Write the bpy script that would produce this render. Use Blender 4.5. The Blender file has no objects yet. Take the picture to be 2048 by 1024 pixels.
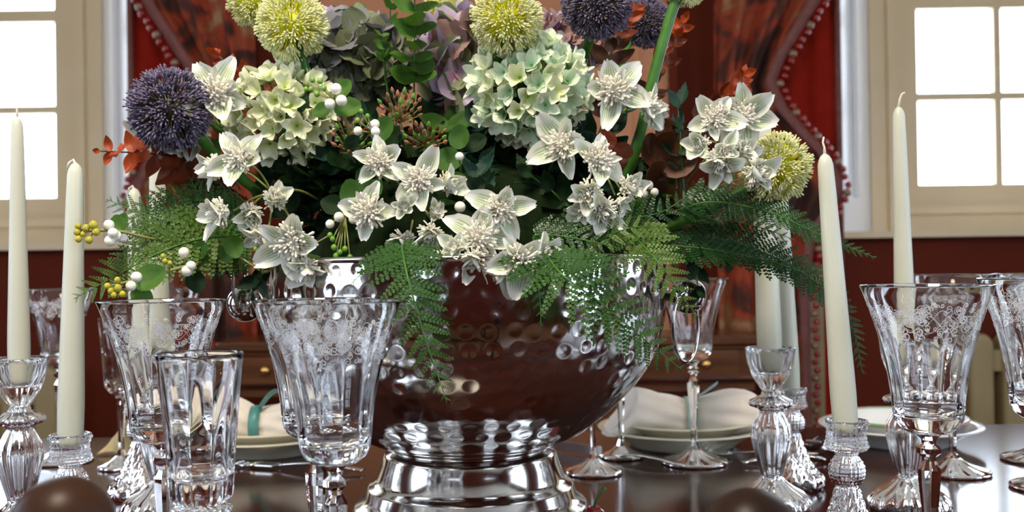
import bpy, math, random
import numpy as np
from mathutils import Vector, Matrix, noise
rnd = random.Random(11)
PI = math.pi
sc = bpy.context.scene
COL = sc.collection
# ------------------------------------------------------------------ camera
TZ = 0.75                                  # table top height
CAMP = Vector((0, 0, TZ + 0.273))
FPX = 2000.0
th, ph = 0.0146, 0.0065
F = Vector((0, math.cos(ph), math.sin(ph)))
R0 = Vector((1, 0, 0)); U0 = Vector((0, -math.sin(ph), math.cos(ph)))
RV = R0 * math.cos(th) - U0 * math.sin(th)
UV = U0 * math.cos(th) + R0 * math.sin(th)
cam = bpy.data.cameras.new('camera'); camo = bpy.data.objects.new('camera', cam)
COL.objects.link(camo)
camo.matrix_world = Matrix(((RV.x, UV.x, -F.x, CAMP.x), (RV.y, UV.y, -F.y, CAMP.y), (RV.z, UV.z, -F.z, CAMP.z), (0, 0, 0, 1)))
cam.sensor_width = 36; cam.lens = 36 * FPX / 2048; cam.clip_start = 0.02
cam.dof.use_dof = True; cam.dof.focus_distance = 0.84; cam.dof.aperture_fstop = 8.5
sc.camera = camo
# ------------------------------------------------------------------ sky, light, exposure
w = bpy.data.worlds.new('overcast_sky'); sc.world = w; w.use_nodes = True
w.node_tree.nodes['Background'].inputs[0].default_value = (0.72, 0.84, 1.0, 1)
w.node_tree.nodes['Background'].inputs[1].default_value = 7.0
sc.view_settings.view_transform = 'Standard'; sc.view_settings.look = 'None'
sc.view_settings.gamma = 1; sc.view_settings.use_curve_mapping = False
sc.view_settings.exposure = 0.36
cy = sc.cycles
cy.max_bounces = 14; cy.transmission_bounces = 14; cy.glossy_bounces = 6; cy.diffuse_bounces = 4
cy.transparent_max_bounces = 16; cy.sample_clamp_indirect = 8
cy.blur_glossy = 0.5; cy.use_denoising = True
lamp = bpy.data.lights.new('added_overhead_fill', 'AREA'); lamp.shape = 'DISK'; lamp.size = .45; lamp.energy = 26; lamp.color = (1, .86, .68)  # warm overhead fill, added to brighten and model the flowers; no fitting there
lampo = bpy.data.objects.new('added_overhead_fill', lamp); lampo.location = (-.25, .15, 2.35); COL.objects.link(lampo)
lampo.rotation_euler = (math.radians(28), 0, 0)
def portal(loc, rot, sx, sy):
    l = bpy.data.lights.new('daylight_portal', 'AREA'); l.shape = 'RECTANGLE'; l.size = sx; l.size_y = sy
    l.cycles.is_portal = True
    o = bpy.data.objects.new('daylight_portal', l); o.location = loc; o.rotation_euler = rot; COL.objects.link(o)

def P(px, py, d):
    v = F + RV * ((px - 1024) / FPX) + UV * ((512 - py) / FPX)
    return CAMP + v * (d / v.y)
def X(px, d): return P(px, 525 + 546 / d, d).x
# ------------------------------------------------------------------ materials
def nt(name):
    m = bpy.data.materials.new(name); m.use_nodes = True
    return m, m.node_tree.nodes, m.node_tree.links, m.node_tree.nodes['Principled BSDF']
def mat(name, c, rough=0.5, metal=0, trans=0, ior=1.45, c2=None, scale=20, detail=3, bump=0, bscale=200, sss=0, coat=0, transl=0, stretch=None, lo=.35, hi=.65, sheen=0, dist=.001, spec=.5):
    m, N, L, b = nt(name)
    b.inputs['Base Color'].default_value = (*c, 1); b.inputs['Roughness'].default_value = rough
    b.inputs['Metallic'].default_value = metal; b.inputs['Transmission Weight'].default_value = trans
    b.inputs['IOR'].default_value = ior; b.inputs['Coat Weight'].default_value = coat
    b.inputs['Coat Roughness'].default_value = 0.08
    b.inputs['Sheen Weight'].default_value = sheen; b.inputs['Specular IOR Level'].default_value = spec
    if sss:
        b.inputs['Subsurface Weight'].default_value = sss; b.inputs['Subsurface Radius'].default_value = (1, .7, .4)
        b.inputs['Subsurface Scale'].default_value = 0.006
    colout = None
    if c2 or bump:
        tc = N.new('ShaderNodeTexCoord'); mp = N.new('ShaderNodeMapping'); L.new(tc.outputs['Object'], mp.inputs[0])
        if stretch: mp.inputs['Scale'].default_value = stretch
    if c2:
        n = N.new('ShaderNodeTexNoise'); n.inputs['Scale'].default_value = scale; n.inputs['Detail'].default_value = detail
        L.new(mp.outputs[0], n.inputs[0])
        r = N.new('ShaderNodeValToRGB'); r.color_ramp.elements[0].position = lo; r.color_ramp.elements[1].position = hi
        r.color_ramp.elements[0].color = (*c, 1); r.color_ramp.elements[1].color = (*c2, 1)
        L.new(n.outputs[0], r.inputs[0]); L.new(r.outputs[0], b.inputs['Base Color']); colout = r.outputs[0]
    if bump:
        n2 = N.new('ShaderNodeTexNoise'); n2.inputs['Scale'].default_value = bscale; L.new(mp.outputs[0], n2.inputs[0])
        bm = N.new('ShaderNodeBump'); bm.inputs['Strength'].default_value = bump; bm.inputs['Distance'].default_value = dist
        L.new(n2.outputs[0], bm.inputs['Height']); L.new(bm.outputs[0], b.inputs['Normal'])
    if transl:
        t = N.new('ShaderNodeBsdfTranslucent'); mx = N.new('ShaderNodeMixShader'); mx.inputs[0].default_value = transl
        t.inputs[0].default_value = (*c, 1)
        if colout: L.new(colout, t.inputs[0])
        L.new(b.outputs[0], mx.inputs[1]); L.new(t.outputs[0], mx.inputs[2])
        L.new(mx.outputs[0], N['Material Output'].inputs[0])
    return m
def petal_mat(name, base, vein, nveins=9, amt=.75, edge=None, throat=None):
    m, N, L, b = nt(name); b.inputs['Roughness'].default_value = .55
    uv = N.new('ShaderNodeUVMap'); s = N.new('ShaderNodeSeparateXYZ'); L.new(uv.outputs[0], s.inputs[0])
    def mth(op, a, v=None, cl=False):
        n = N.new('ShaderNodeMath'); n.operation = op; n.use_clamp = cl
        for i, q in enumerate((a, v)):
            if q is None: continue
            if isinstance(q, (int, float)): n.inputs[i].default_value = q
            else: L.new(q, n.inputs[i])
        return n.outputs[0]
    u, v = s.outputs[0], s.outputs[1]
    k = mth('COSINE', mth('MULTIPLY', u, 2 * PI * nveins))
    line = mth('MULTIPLY', mth('SUBTRACT', k, .25), 1.6, True)
    au = mth('ABSOLUTE', mth('SUBTRACT', u, .5))
    m1 = mth('MULTIPLY', mth('SUBTRACT', .40, au), 8, True)
    m2 = mth('MULTIPLY', mth('SUBTRACT', .84, v), 5, True)
    f = mth('MULTIPLY', mth('MULTIPLY', mth('MULTIPLY', line, m1), m2), amt)
    soft = mth('MULTIPLY', mth('MULTIPLY', m1, m2), amt * .32)
    f = mth('MAXIMUM', f, soft)
    mx = N.new('ShaderNodeMix'); mx.data_type = 'RGBA'; L.new(f, mx.inputs[0])
    mx.inputs[6].default_value = (*base, 1); mx.inputs[7].default_value = (*vein, 1)
    out = mx.outputs[2]
    if throat:
        m3 = N.new('ShaderNodeMix'); m3.data_type = 'RGBA'
        L.new(mth('MULTIPLY', mth('SUBTRACT', .5, v), 2.2, True), m3.inputs[0])
        L.new(out, m3.inputs[6]); m3.inputs[7].default_value = (*throat, 1); out = m3.outputs[2]
    L.new(out, b.inputs['Base Color'])
    t = N.new('ShaderNodeBsdfTranslucent'); L.new(out, t.inputs[0]); ms = N.new('ShaderNodeMixShader'); ms.inputs[0].default_value = .22
    L.new(b.outputs[0], ms.inputs[1]); L.new(t.outputs[0], ms.inputs[2]); L.new(ms.outputs[0], N['Material Output'].inputs[0])
    return m
MAT = dict(
    glass=mat('clear_glass', (1, 1, 1), 0.0, trans=1, ior=1.5),
    crystal=mat('pressed_crystal', (1, 1, 1), 0.015, trans=1, ior=1.53),
    etch=mat('etched_frost', (.95, .97, 1.0), .3, transl=.2),
    silver=mat('polished_steel', (.55, .53, .51), .11, metal=1, bump=.04, bscale=30),
    cutlery=mat('cutlery_silver', (.75, .73, .70), .12, metal=1),
    gold=mat('gilt_handle', (.75, .45, .15), .2, metal=1),
    wax=mat('ivory_wax', (.58, .60, .50), .38, sss=.25, c2=(.62, .64, .54), scale=8),
    wick=mat('waxed_wick', (.75, .72, .60), .8),
    wood=mat('dark_mahogany', (.024, .005, .0025), .13, c2=(.048, .010, .0045), scale=3, detail=6, stretch=(1, 9, 1), spec=.30, bump=.02, bscale=40),
    wood2=mat('walnut_sideboard', (.07, .022, .006), .28, c2=(.13, .045, .012), scale=4, detail=5, stretch=(1, 1, 8), coat=.3),
    chairwood=mat('chair_mahogany', (.014, .006, .003), .38, c2=(.035, .014, .007), scale=8, spec=.18),
    seat=mat('red_seat_fabric', (.20, .03, .02), .9, c2=(.25, .05, .03), scale=60),
    red=mat('oxblood_wall_paint', (.095, .013, .0045), .7, c2=(.108, .016, .005), scale=3, bump=.05, spec=.15),
    tan=mat('terracotta_panel_paint', (.47, .20, .09), .6, c2=(.44, .185, .085), scale=2, bump=.05),
    cream=mat('cream_gloss_paint', (.62, .50, .31), .4, c2=(.66, .54, .35), scale=3),
    white=mat('white_shutter_paint', (.86, .88, .90), .3, c2=(.82, .84, .88), scale=3),
    ceil=mat('ceiling_paint', (.82, .78, .68), .8, c2=(.80, .76, .66), scale=3),
    floor=mat('dark_floorboards', (.10, .045, .02), .3, c2=(.16, .075, .035), scale=3, detail=5, stretch=(12, 1, 1)),
    rad=mat('radiator_paint', (.30, .23, .11), .45, c2=(.34, .26, .13), scale=6),
    lining=mat('red_curtain_lining', (.21, .009, .003), .8, c2=(.24, .012, .004), scale=10, spec=.1),
    braid=mat('mauve_curtain_braid', (.15, .05, .04), .8, c2=(.18, .065, .055), scale=40),
    beadred=mat('red_glass_bead', (.24, .006, .004), .12, coat=.5),
    beadpearl=mat('pearl_bead', (.26, .15, .10), .3, metal=.4),
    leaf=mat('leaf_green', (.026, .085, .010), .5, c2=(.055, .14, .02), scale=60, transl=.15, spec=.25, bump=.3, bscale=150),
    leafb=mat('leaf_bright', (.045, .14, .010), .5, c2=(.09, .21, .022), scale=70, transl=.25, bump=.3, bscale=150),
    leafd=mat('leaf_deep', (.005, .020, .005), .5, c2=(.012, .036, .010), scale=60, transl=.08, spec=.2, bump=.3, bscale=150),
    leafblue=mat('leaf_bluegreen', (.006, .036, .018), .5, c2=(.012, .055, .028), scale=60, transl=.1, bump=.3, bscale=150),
    fern=mat('fern_green', (.014, .066, .006), .42, c2=(.05, .14, .018), scale=70, transl=.2),
    ferny=mat('fern_yellow_green', (.045, .11, .008), .42, c2=(.11, .20, .025), scale=70, transl=.2),
    fernd=mat('fern_dark', (.006, .04, .006), .35, c2=(.02, .08, .015), scale=70, transl=.12),
    stem=mat('green_stem', (.03, .12, .010), .4, c2=(.06, .18, .022), scale=50, transl=.0),
    stemd=mat('brown_stem', (.06, .05, .02), .6, c2=(.09, .08, .03), scale=50),
    stemy=mat('olive_stem', (.22, .24, .06), .5, c2=(.30, .30, .09), scale=50),
    rust=mat('rust_leaf', (.24, .035, .006), .5, c2=(.13, .03, .008), scale=45, transl=.25),
    orange=mat('orange_leaf', (.48, .075, .010), .5, c2=(.30, .045, .010), scale=45, transl=.3),
    brown=mat('brown_leaf', (.065, .020, .008), .5, c2=(.13, .048, .02), scale=45, transl=.15),
    berry=mat('white_berry', (.80, .77, .66), .3, c2=(.86, .83, .74), scale=90),
    yberry=mat('yellow_berry', (.50, .40, .03), .35, c2=(.34, .36, .03), scale=90),
    gberry=mat('green_berry', (.12, .30, .03), .35, c2=(.2, .38, .06), scale=90),
    pink=mat('pink_bud', (.50, .14, .12), .45, c2=(.32, .22, .08), scale=120),
    stamen=mat('cream_stamen', (.88, .83, .70), .6, c2=(.93, .90, .80), scale=300, transl=.15),
    yal=mat('allium_yellow', (.58, .62, .012), .5, c2=(.78, .74, .03), scale=4, transl=.2),
    yaltip=mat('allium_cream', (.76, .78, .22), .5, c2=(.93, .92, .70), scale=7, transl=.2),
    pal=mat('allium_purple', (.045, .03, .045), .5, c2=(.13, .11, .035), scale=4, transl=.15),
    paltip=mat('allium_violet', (.055, .04, .085), .45, c2=(.30, .26, .38), scale=8, transl=.15),
    napkin=mat('ivory_linen', (.80, .72, .62), .85, c2=(.84, .76, .67), scale=30, bump=.2, bscale=800, sheen=.2),
    goldcloth=mat('old_gold_linen', (.50, .40, .20), .8, c2=(.56, .46, .26), scale=30, bump=.2, bscale=800),
    teal=mat('teal_ribbon', (.06, .22, .20), .35, c2=(.09, .28, .26), scale=50),
    palet=mat('pale_teal_ribbon', (.35, .55, .53), .35, c2=(.40, .60, .58), scale=50),
    china=mat('cream_china', (.66, .62, .46), .18, c2=(.68, .64, .50), scale=5),
    chinaw=mat('white_china', (.76, .77, .76), .15, c2=(.78, .79, .79), scale=5),
    pattern=mat('painted_china_border', (.62, .22, .16), .25, c2=(.20, .34, .14), scale=45, lo=.48, hi=.52),
    cherry=mat('cherry_red', (.35, .005, .01), .12, c2=(.25, .003, .008), scale=40, coat=.5),
    foam=mat('florist_foam', (.004, .009, .003), .95, c2=(.008, .016, .005), scale=80, spec=.05),
)
MAT['vein'] = petal_mat('veined_petal', (.86, .86, .80), (.24, .40, .08), amt=.95)
MAT['vein2'] = petal_mat('pale_petal', (.88, .87, .80), (.42, .55, .22), amt=.6)
MAT['hyw'] = petal_mat('hydrangea_white', (.84, .86, .66), (.62, .74, .36), 5, .45, throat=(.60, .70, .22))
MAT['hyb'] = petal_mat('hydrangea_mint', (.78, .86, .68), (.56, .74, .40), 5, .45, throat=(.46, .70, .46))
MAT['hyd'] = petal_mat('hydrangea_dusky', (.13, .15, .08), (.21, .25, .10), 5, .4, throat=(.30, .34, .16))
MAT['hyd2'] = petal_mat('hydrangea_slate', (.19, .19, .22), (.14, .17, .11), 5, .5, throat=(.20, .24, .14))
MAT['hym'] = petal_mat('hydrangea_mauve', (.38, .23, .21), (.28, .19, .14), 5, .5, throat=(.35, .36, .18))
MAT['hym2'] = petal_mat('hydrangea_lilac', (.50, .41, .56), (.50, .26, .40), 5, .5, throat=(.55, .16, .40))
MAT['hyg'] = petal_mat('hydrangea_sage', (.24, .30, .15), (.30, .24, .18), 5, .5)
# glazing: thin pane that lets light straight through
m, N, L, b = nt('window_pane'); tr = N.new('ShaderNodeBsdfTransparent'); gl = N.new('ShaderNodeBsdfGlossy'); gl.inputs['Roughness'].default_value = .02
mx = N.new('ShaderNodeMixShader'); mx.inputs[0].default_value = .06; L.new(tr.outputs[0], mx.inputs[1]); L.new(gl.outputs[0], mx.inputs[2]); L.new(mx.outputs[0], N['Material Output'].inputs[0]); MAT['pane'] = m
# printed curtain
m, N, L, b = nt('printed_curtain'); b.inputs['Roughness'].default_value = .85
tc = N.new('ShaderNodeTexCoord'); n = N.new('ShaderNodeTexNoise'); n.inputs['Scale'].default_value = 5.5; n.inputs['Detail'].default_value = 2.5; n.inputs['Distortion'].default_value = .8
L.new(tc.outputs['Object'], n.inputs[0]); r = N.new('ShaderNodeValToRGB'); cr = r.color_ramp
for p_, c_ in ((.36, (.030, .006, .003)), (.44, (.08, .016, .006)), (.50, (.30, .035, .007)), (.56, (.22, .05, .014)), (.62, (.30, .16, .07))):
    e = cr.elements.new(p_); e.color = (*c_, 1)
cr.elements.remove(cr.elements[0]); cr.elements.remove(cr.elements[-1])
L.new(n.outputs[0], r.inputs[0]); L.new(r.outputs[0], b.inputs['Base Color']); MAT['print'] = m
# ------------------------------------------------------------------ mesh helpers
def mk(name, verts, faces, mats, smooth=True, uvs=None, midx=None):
    me = bpy.data.meshes.new(name); me.from_pydata([tuple(v) for v in verts], [], faces)
    if not isinstance(mats, (list, tuple)): mats = [mats]
    for q in mats: me.materials.append(MAT[q])
    if smooth: me.polygons.foreach_set('use_smooth', [True] * len(me.polygons))
    if midx is not None: me.polygons.foreach_set('material_index', midx)
    if uvs is not None:
        ul = me.uv_layers.new(name='UVMap')
        li = np.zeros(len(me.loops), dtype=np.int32); me.loops.foreach_get('vertex_index', li)
        ul.data.foreach_set('uv', np.asarray(uvs, dtype=np.float32)[li].ravel())
    me.update(); return me
def ob(name, me, parent=None, M=None, **kw):
    o = bpy.data.objects.new(name, me); COL.objects.link(o)
    if parent is not None: o.parent = parent
    if M is not None: o.matrix_basis = M
    for k_, v_ in kw.items(): o[k_] = v_
    return o
def thing(name, label, cat, loc=(0, 0, 0), rotz=0, group=None):
    o = bpy.data.objects.new(name, None); COL.objects.link(o); o.location = loc; o.rotation_euler = (0, 0, rotz)
    o.empty_display_size = .02
    o['label'] = label; o['category'] = cat
    if group: o['group'] = group
    return o
def tag(o, label, cat, group=None):
    o['label'] = label; o['category'] = cat
    if group: o['group'] = group
    return o
class MB:
    def __init__(s): s.v = []; s.f = []; s.m = []; s.mi = 0
    def add(s, v, f):
        k = len(s.v); s.v += [Vector(q) for q in v]; s.f += [tuple(i + k for i in q) for q in f]; s.m += [s.mi] * len(f); return s
    def box(s, x0, x1, y0, y1, z0, z1):
        return s.add([(x0, y0, z0), (x1, y0, z0), (x1, y1, z0), (x0, y1, z0), (x0, y0, z1), (x1, y0, z1), (x1, y1, z1), (x0, y1, z1)],
                     [(0, 3, 2, 1), (4, 5, 6, 7), (0, 1, 5, 4), (1, 2, 6, 5), (2, 3, 7, 6), (3, 0, 4, 7)])
    def tube(s, pts, rad, n=6):
        pts = [Vector(p) for p in pts]; m_ = len(pts)
        if not isinstance(rad, (list, tuple)): rad = [rad] * m_
        v = []; f = []; prev = None
        for i, p in enumerate(pts):
            t = (pts[min(i + 1, m_ - 1)] - pts[max(i - 1, 0)])
            if t.length < 1e-9: t = Vector((0, 0, 1))
            t.normalize()
            if prev is None:
                a = Vector((0, 0, 1)) if abs(t.z) < .9 else Vector((1, 0, 0))
            else: a = prev
            x_ = (a - t * a.dot(t)); x_.normalize(); y_ = t.cross(x_); prev = x_
            for k in range(n):
                q = 2 * PI * k / n; v.append(p + (x_ * math.cos(q) + y_ * math.sin(q)) * rad[i])
        for i in range(m_ - 1):
            for k in range(n):
                f.append((i * n + k, i * n + (k + 1) % n, (i + 1) * n + (k + 1) % n, (i + 1) * n + k))
        f.append(tuple(range(n))[::-1]); f.append(tuple((m_ - 1) * n + k for k in range(n)))
        return s.add(v, f)
    def lathe(s, prof, n=32, rf=None, c=(0, 0, 0)):
        v = []; f = []; rows = []
        for i, (r_, z_) in enumerate(prof):
            if r_ < 1e-6:
                rows.append([len(v)]); v.append((c[0], c[1], c[2] + z_))
            else:
                row = []
                for k in range(n):
                    q = 2 * PI * k / n; rr = r_ if rf is None else rf(r_, z_, q, i)
                    row.append(len(v)); v.append((c[0] + rr * math.cos(q), c[1] + rr * math.sin(q), c[2] + z_))
                rows.append(row)
        for a, b_ in zip(rows, rows[1:]):
            if len(a) == 1 and len(b_) == 1: continue
            if len(a) == 1: f += [(a[0], b_[(k + 1) % n], b_[k]) for k in range(n)]
            elif len(b_) == 1: f += [(a[k], a[(k + 1) % n], b_[0]) for k in range(n)]
            else: f += [(a[k], a[(k + 1) % n], b_[(k + 1) % n], b_[k]) for k in range(n)]
        return s.add(v, f)
    def sphere(s, c, r, n=12, m_=8, sz=1.0):
        return s.lathe([(r * math.sin(PI * i / m_) if 0 < i < m_ else 0, -r * sz * math.cos(PI * i / m_)) for i in range(m_ + 1)], n, c=c)
    def mesh(s, name, mats, smooth=True, off=None):
        v = s.v if off is None else [q - Vector(off) for q in s.v]
        return mk(name, v, s.f, mats, smooth, midx=s.m if any(s.m) else None)
    def build(s, name, mats, parent=None, smooth=True, M=None, world=False, **kw):
        off = parent.location if (world and parent is not None) else None
        return ob(name, s.mesh(name, mats, smooth, off), parent, M, **kw)
def smooth_path(pts, k=6):
    pts = [Vector(p) for p in pts]
    if len(pts) < 3:
        a, b_ = pts; return [a.lerp(b_, i / k) for i in range(k + 1)]
    q = [pts[0] * 2 - pts[1]] + pts + [pts[-1] * 2 - pts[-2]]; out = []
    for i in range(1, len(q) - 2):
        for j in range(k):
            t = j / k; a, b_, c, d = q[i - 1], q[i], q[i + 1], q[i + 2]
            out.append(.5 * ((2 * b_) + (c - a) * t + (2 * a - 5 * b_ + 4 * c - d) * t * t + (3 * b_ - a - 3 * c + d) * t ** 3))
    out.append(pts[-1]); return out
def struct(name, mb, mats, smooth=False, parent=None, **kw):
    o = mb.build(name, mats, parent, smooth, **kw)
    if parent is None: o['kind'] = 'structure'
    return o
# ------------------------------------------------------------------ ROOM
WY, WP = 3.5, 3.85           # wall face, window plane
XC = -0.09                   # the room's centre line
XL, XR, YB, ZC = -3.0, 2.9, -2.3, 2.75
def walls_with_holes(mb, u0, u1, z0, z1, holes, place):
    us = sorted(set([u0, u1] + [h[0] for h in holes] + [h[1] for h in holes]))
    for a, b_ in zip(us, us[1:]):
        hh = [h for h in holes if h[0] <= a and h[1] >= b_]
        zz = z0
        for h in sorted(hh, key=lambda q: q[2]):
            place(mb, a, b_, zz, h[2]); zz = h[3]
        place(mb, a, b_, zz, z1)
struct('floor', MB().box(XL, XR, YB, 4.1, -.05, 0), 'floor')
struct('ceiling', MB().box(XL, XR, YB, 4.1, ZC, ZC + .05), 'ceil')
RI = 1.194                   # inner edge of recess from centre line
mb = MB()
RO = RI + 1.72
SILL = 1.09
walls_with_holes(mb, XL, XR, 0, ZC, [(XC - RO + .12, XC - RI, SILL, 2.45), (XC + RI, XC + RO - .12, SILL, 2.45)], lambda m_, a, b_, c, d: m_.box(a, b_, WY, WY + .02, c, d))
struct('wall_back', mb, 'red')
# side and rear walls with their own windows
SW = [(-1.1, .35, .72, 2.4), (1.3, 2.1, .9, 2.3)]
RW = [(-1.7, -.7, 1.1, 2.2), (1.2, 2.2, 1.1, 2.2)]
mb = MB(); walls_with_holes(mb, YB, 4.1, 0, ZC, SW, lambda m_, a, b_, c, d: m_.box(XL - .12, XL, a, b_, c, d)); struct('wall_left', mb, 'red')
mb = MB(); walls_with_holes(mb, YB, 4.1, 0, ZC, SW, lambda m_, a, b_, c, d: m_.box(XR, XR + .12, a, b_, c, d)); struct('wall_right', mb, 'red')
mb = MB(); walls_with_holes(mb, XL, XR, 0, ZC, RW, lambda m_, a, b_, c, d: m_.box(a, b_, YB - .12, YB, c, d)); struct('wall_rear', mb, 'red')
wn = [0]
def window(place, u0, u1, z0, z1, nu, nz, st=.085, mun=.027, wmat='cream', mid=None):
    """place(mb,u0,u1,dep0,dep1,z0,z1): dep runs outwards from the room"""
    wn[0] += 1
    mb = MB(); D0, D1 = 0, .05
    place(mb, u0, u0 + st, D0, D1, z0, z1); place(mb, u1 - st, u1, D0, D1, z0, z1)
    place(mb, u0 + st, u1 - st, D0, D1, z0, z0 + st); place(mb, u0 + st, u1 - st, D0, D1, z1 - st, z1)
    fr = struct('window_%d' % wn[0], mb, wmat)
    gu0, gu1, gz0, gz1 = u0 + st, u1 - st, z0 + st, z1 - st
    pw = (gu1 - gu0 - (nu - 1) * mun) / nu; zs = []
    if mid is None: phh = [(gz1 - gz0 - (nz - 1) * mun) / nz] * nz; gaps = [mun] * (nz - 1)
    else: phh, gaps = mid
    for i in range(nu - 1):
        a = gu0 + (i + 1) * pw + i * mun; q = MB(); place(q, a, a + mun, .005, .04, gz0, gz1); struct('glazing_bar', q, wmat, parent=fr)
    z = gz0
    for j in range(len(phh)):
        for i in range(nu):
            a = gu0 + i * (pw + mun); q = MB(); place(q, a, a + pw, .02, .023, z, z + phh[j]); struct('pane', q, 'pane', parent=fr)
        z += phh[j]
        if j < len(gaps):
            q = MB(); place(q, gu0, gu1, .003 if gaps[j] < .05 else -.01, .042, z, z + gaps[j]); struct('glazing_bar' if gaps[j] < .05 else 'meeting_rail', q, wmat, parent=fr); z += gaps[j]
    return fr
GX = 1.661                   # glass inner edge from the centre line at the window plane
for s_ in (-1, 1):
    def pl(m_, a, b_, d0, d1, z0, z1, s_=s_):
        xa, xb = XC + s_ * a, XC + s_ * b_
        m_.box(min(xa, xb), max(xa, xb), WP + d0, WP + d1, z0, z1)
    u0 = GX - .085; u1 = u0 + .17 + 3 * .30 + 2 * .027
    window(pl, u0, u1, 1.213, 2.45, 3, 4, mid=([.325, .325, .0, .20], [.027, .05, 0]) if False else ([.327, .327, .36], [.027, .045]))
    # casing and reveal of the recess
    side = 'left' if s_ < 0 else 'right'
    mb = MB()
    pl(mb, u0 - .105, u0, -.02, .05, SILL, 2.45); pl(mb, u0 - .04, u0 - .015, -.035, 0, SILL, 2.45)
    pl(mb, u1, u1 + .14, -.02, .05, SILL, 2.45); pl(mb, u0, u1, -.02, .05, SILL, 1.213)
    pl(mb, u0, u1, -.04, 0, 1.185, 1.215)
    struct('trim_casing_%s' % side, mb, 'cream')
    # splayed white shutter panel lining the recess
    mb = MB(); xa = XC + s_ * RI; xb = XC + s_ * (u0 - .10); xm = (xa * .42 + xb * .58)
    def prism(m_, p, z0, z1):
        k = len(p); m_.add([(x, y, z0) for x, y in p] + [(x, y, z1) for x, y in p], [tuple(range(k))[::-1], tuple(range(k, 2 * k))] + [(i, (i + 1) % k, k + (i + 1) % k, k + i) for i in range(k)])
    prism(mb, [(xa, WY - .012), (xb, WP - .005), (xb + s_ * -.01, WP + .03), (xa - s_ * .04, WY + .02)], SILL + .02, 2.45)
    prism(mb, [(xm, WY + .19), (xm + s_ * .012, WY + .175), (xm + s_ * .03, WY + .215), (xm + s_ * .01, WY + .24)], SILL + .16, 2.44)
    prism(mb, [(xa + s_ * .004, WY - .03), (xa * .25 + xb * .75 + s_ * .006, WY + .24), (xa * .25 + xb * .75, WY + .27), (xa, WY)], SILL + .02, SILL + .15)
    struct('trim_shutter_%s' % side, mb, 'white')
    mb = MB(); pl(mb, RI - .03, RO, -.40, 0, SILL - .0, SILL + .022)
    struct('trim_sill_%s' % side, mb, 'cream')
    mb = MB(); pl(mb, RI, RO, -.35, .05, 2.45, 2.47); pl(mb, u1 + .1, u1 + .14, -.35, .0, SILL, 2.45)
    struct('trim_recess_%s' % side, mb, 'cream')
    portal((XC + s_ * (u0 + u1) / 2, WP + .1, (1.29 + 2.37) / 2), (-PI / 2, 0, 0), 1.0, 1.1)
for s_, xx, rot in ((-1, XL, (0, -PI / 2, 0)), (1, XR, (0, PI / 2, 0))):
    for (a, b_, c, d) in SW:
        def pl(m_, a, b_, d0, d1, z0, z1, s_=s_, xx=xx):
            x0_, x1_ = xx + s_ * (.04 + d0), xx + s_ * (.04 + d1); m_.box(min(x0_, x1_), max(x0_, x1_), a, b_, z0, z1)
        window(pl, a, b_, c, d, 4, 4, st=.06, mun=.022, wmat='white')
        portal((xx + s_ * .14, (a + b_) / 2, (c + d) / 2), rot, d - c - .1, b_ - a - .1)
for (a, b_, c, d) in RW:
    def pl(m_, a, b_, d0, d1, z0, z1): m_.box(a, b_, YB - .04 - d1, YB - .04 - d0, z0, z1)
    window(pl, a, b_, c, d, 3, 4, st=.06, mun=.022, wmat='white')
    portal(((a + b_) / 2, YB - .14, (c + d) / 2), (PI / 2, 0, 0), b_ - a - .1, d - c - .1)
# terracotta painted door in the middle of the back wall
x0, x1 = P(640, 300, WY).x, P(1336, 300, WY).x
mb = MB(); mb.box(x0, x1, WY - .03, WY, 0, 2.3); dr = struct('door_1', mb, 'tan')
pz = [(.2, .95), (1.08, 1.865), (1.96, 2.22)]
for a, b_ in ((x0 + .10, (x0 + x1) / 2 - .03), ((x0 + x1) / 2 + .03, x1 - .10)):
    for z0, z1 in pz:
        q = MB(); q.box(a, b_, WY - .04, WY - .03, z0, z1); q.box(a + .03, b_ - .03, WY - .048, WY - .04, z0 + .03, z1 - .03)
        struct('door_panel', q, 'tan', parent=dr)
q = MB(); q.box(x0 - .03, x0, WY - .05, WY, 0, 2.33); q.box(x1, x1 + .03, WY - .05, WY, 0, 2.33); q.box(x0 - .03, x1 + .03, WY - .05, WY, 2.3, 2.36)
struct('trim_doorway', q, 'red')
q = MB(); q.box(P(1625, 700, 3.4).x, P(1656, 700, 3.4).x, 3.44, 3.5, 0, 1.0); struct('trim_post', q, 'rad')
for s_, a, b_ in (('back', XL, XR),):
    q = MB(); q.box(a, x0 - .03, WY - .02, WY, 0, .14); q.box(x1 + .03, b_, WY - .02, WY, 0, .14); struct('baseboard_back', q, 'cream')
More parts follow.
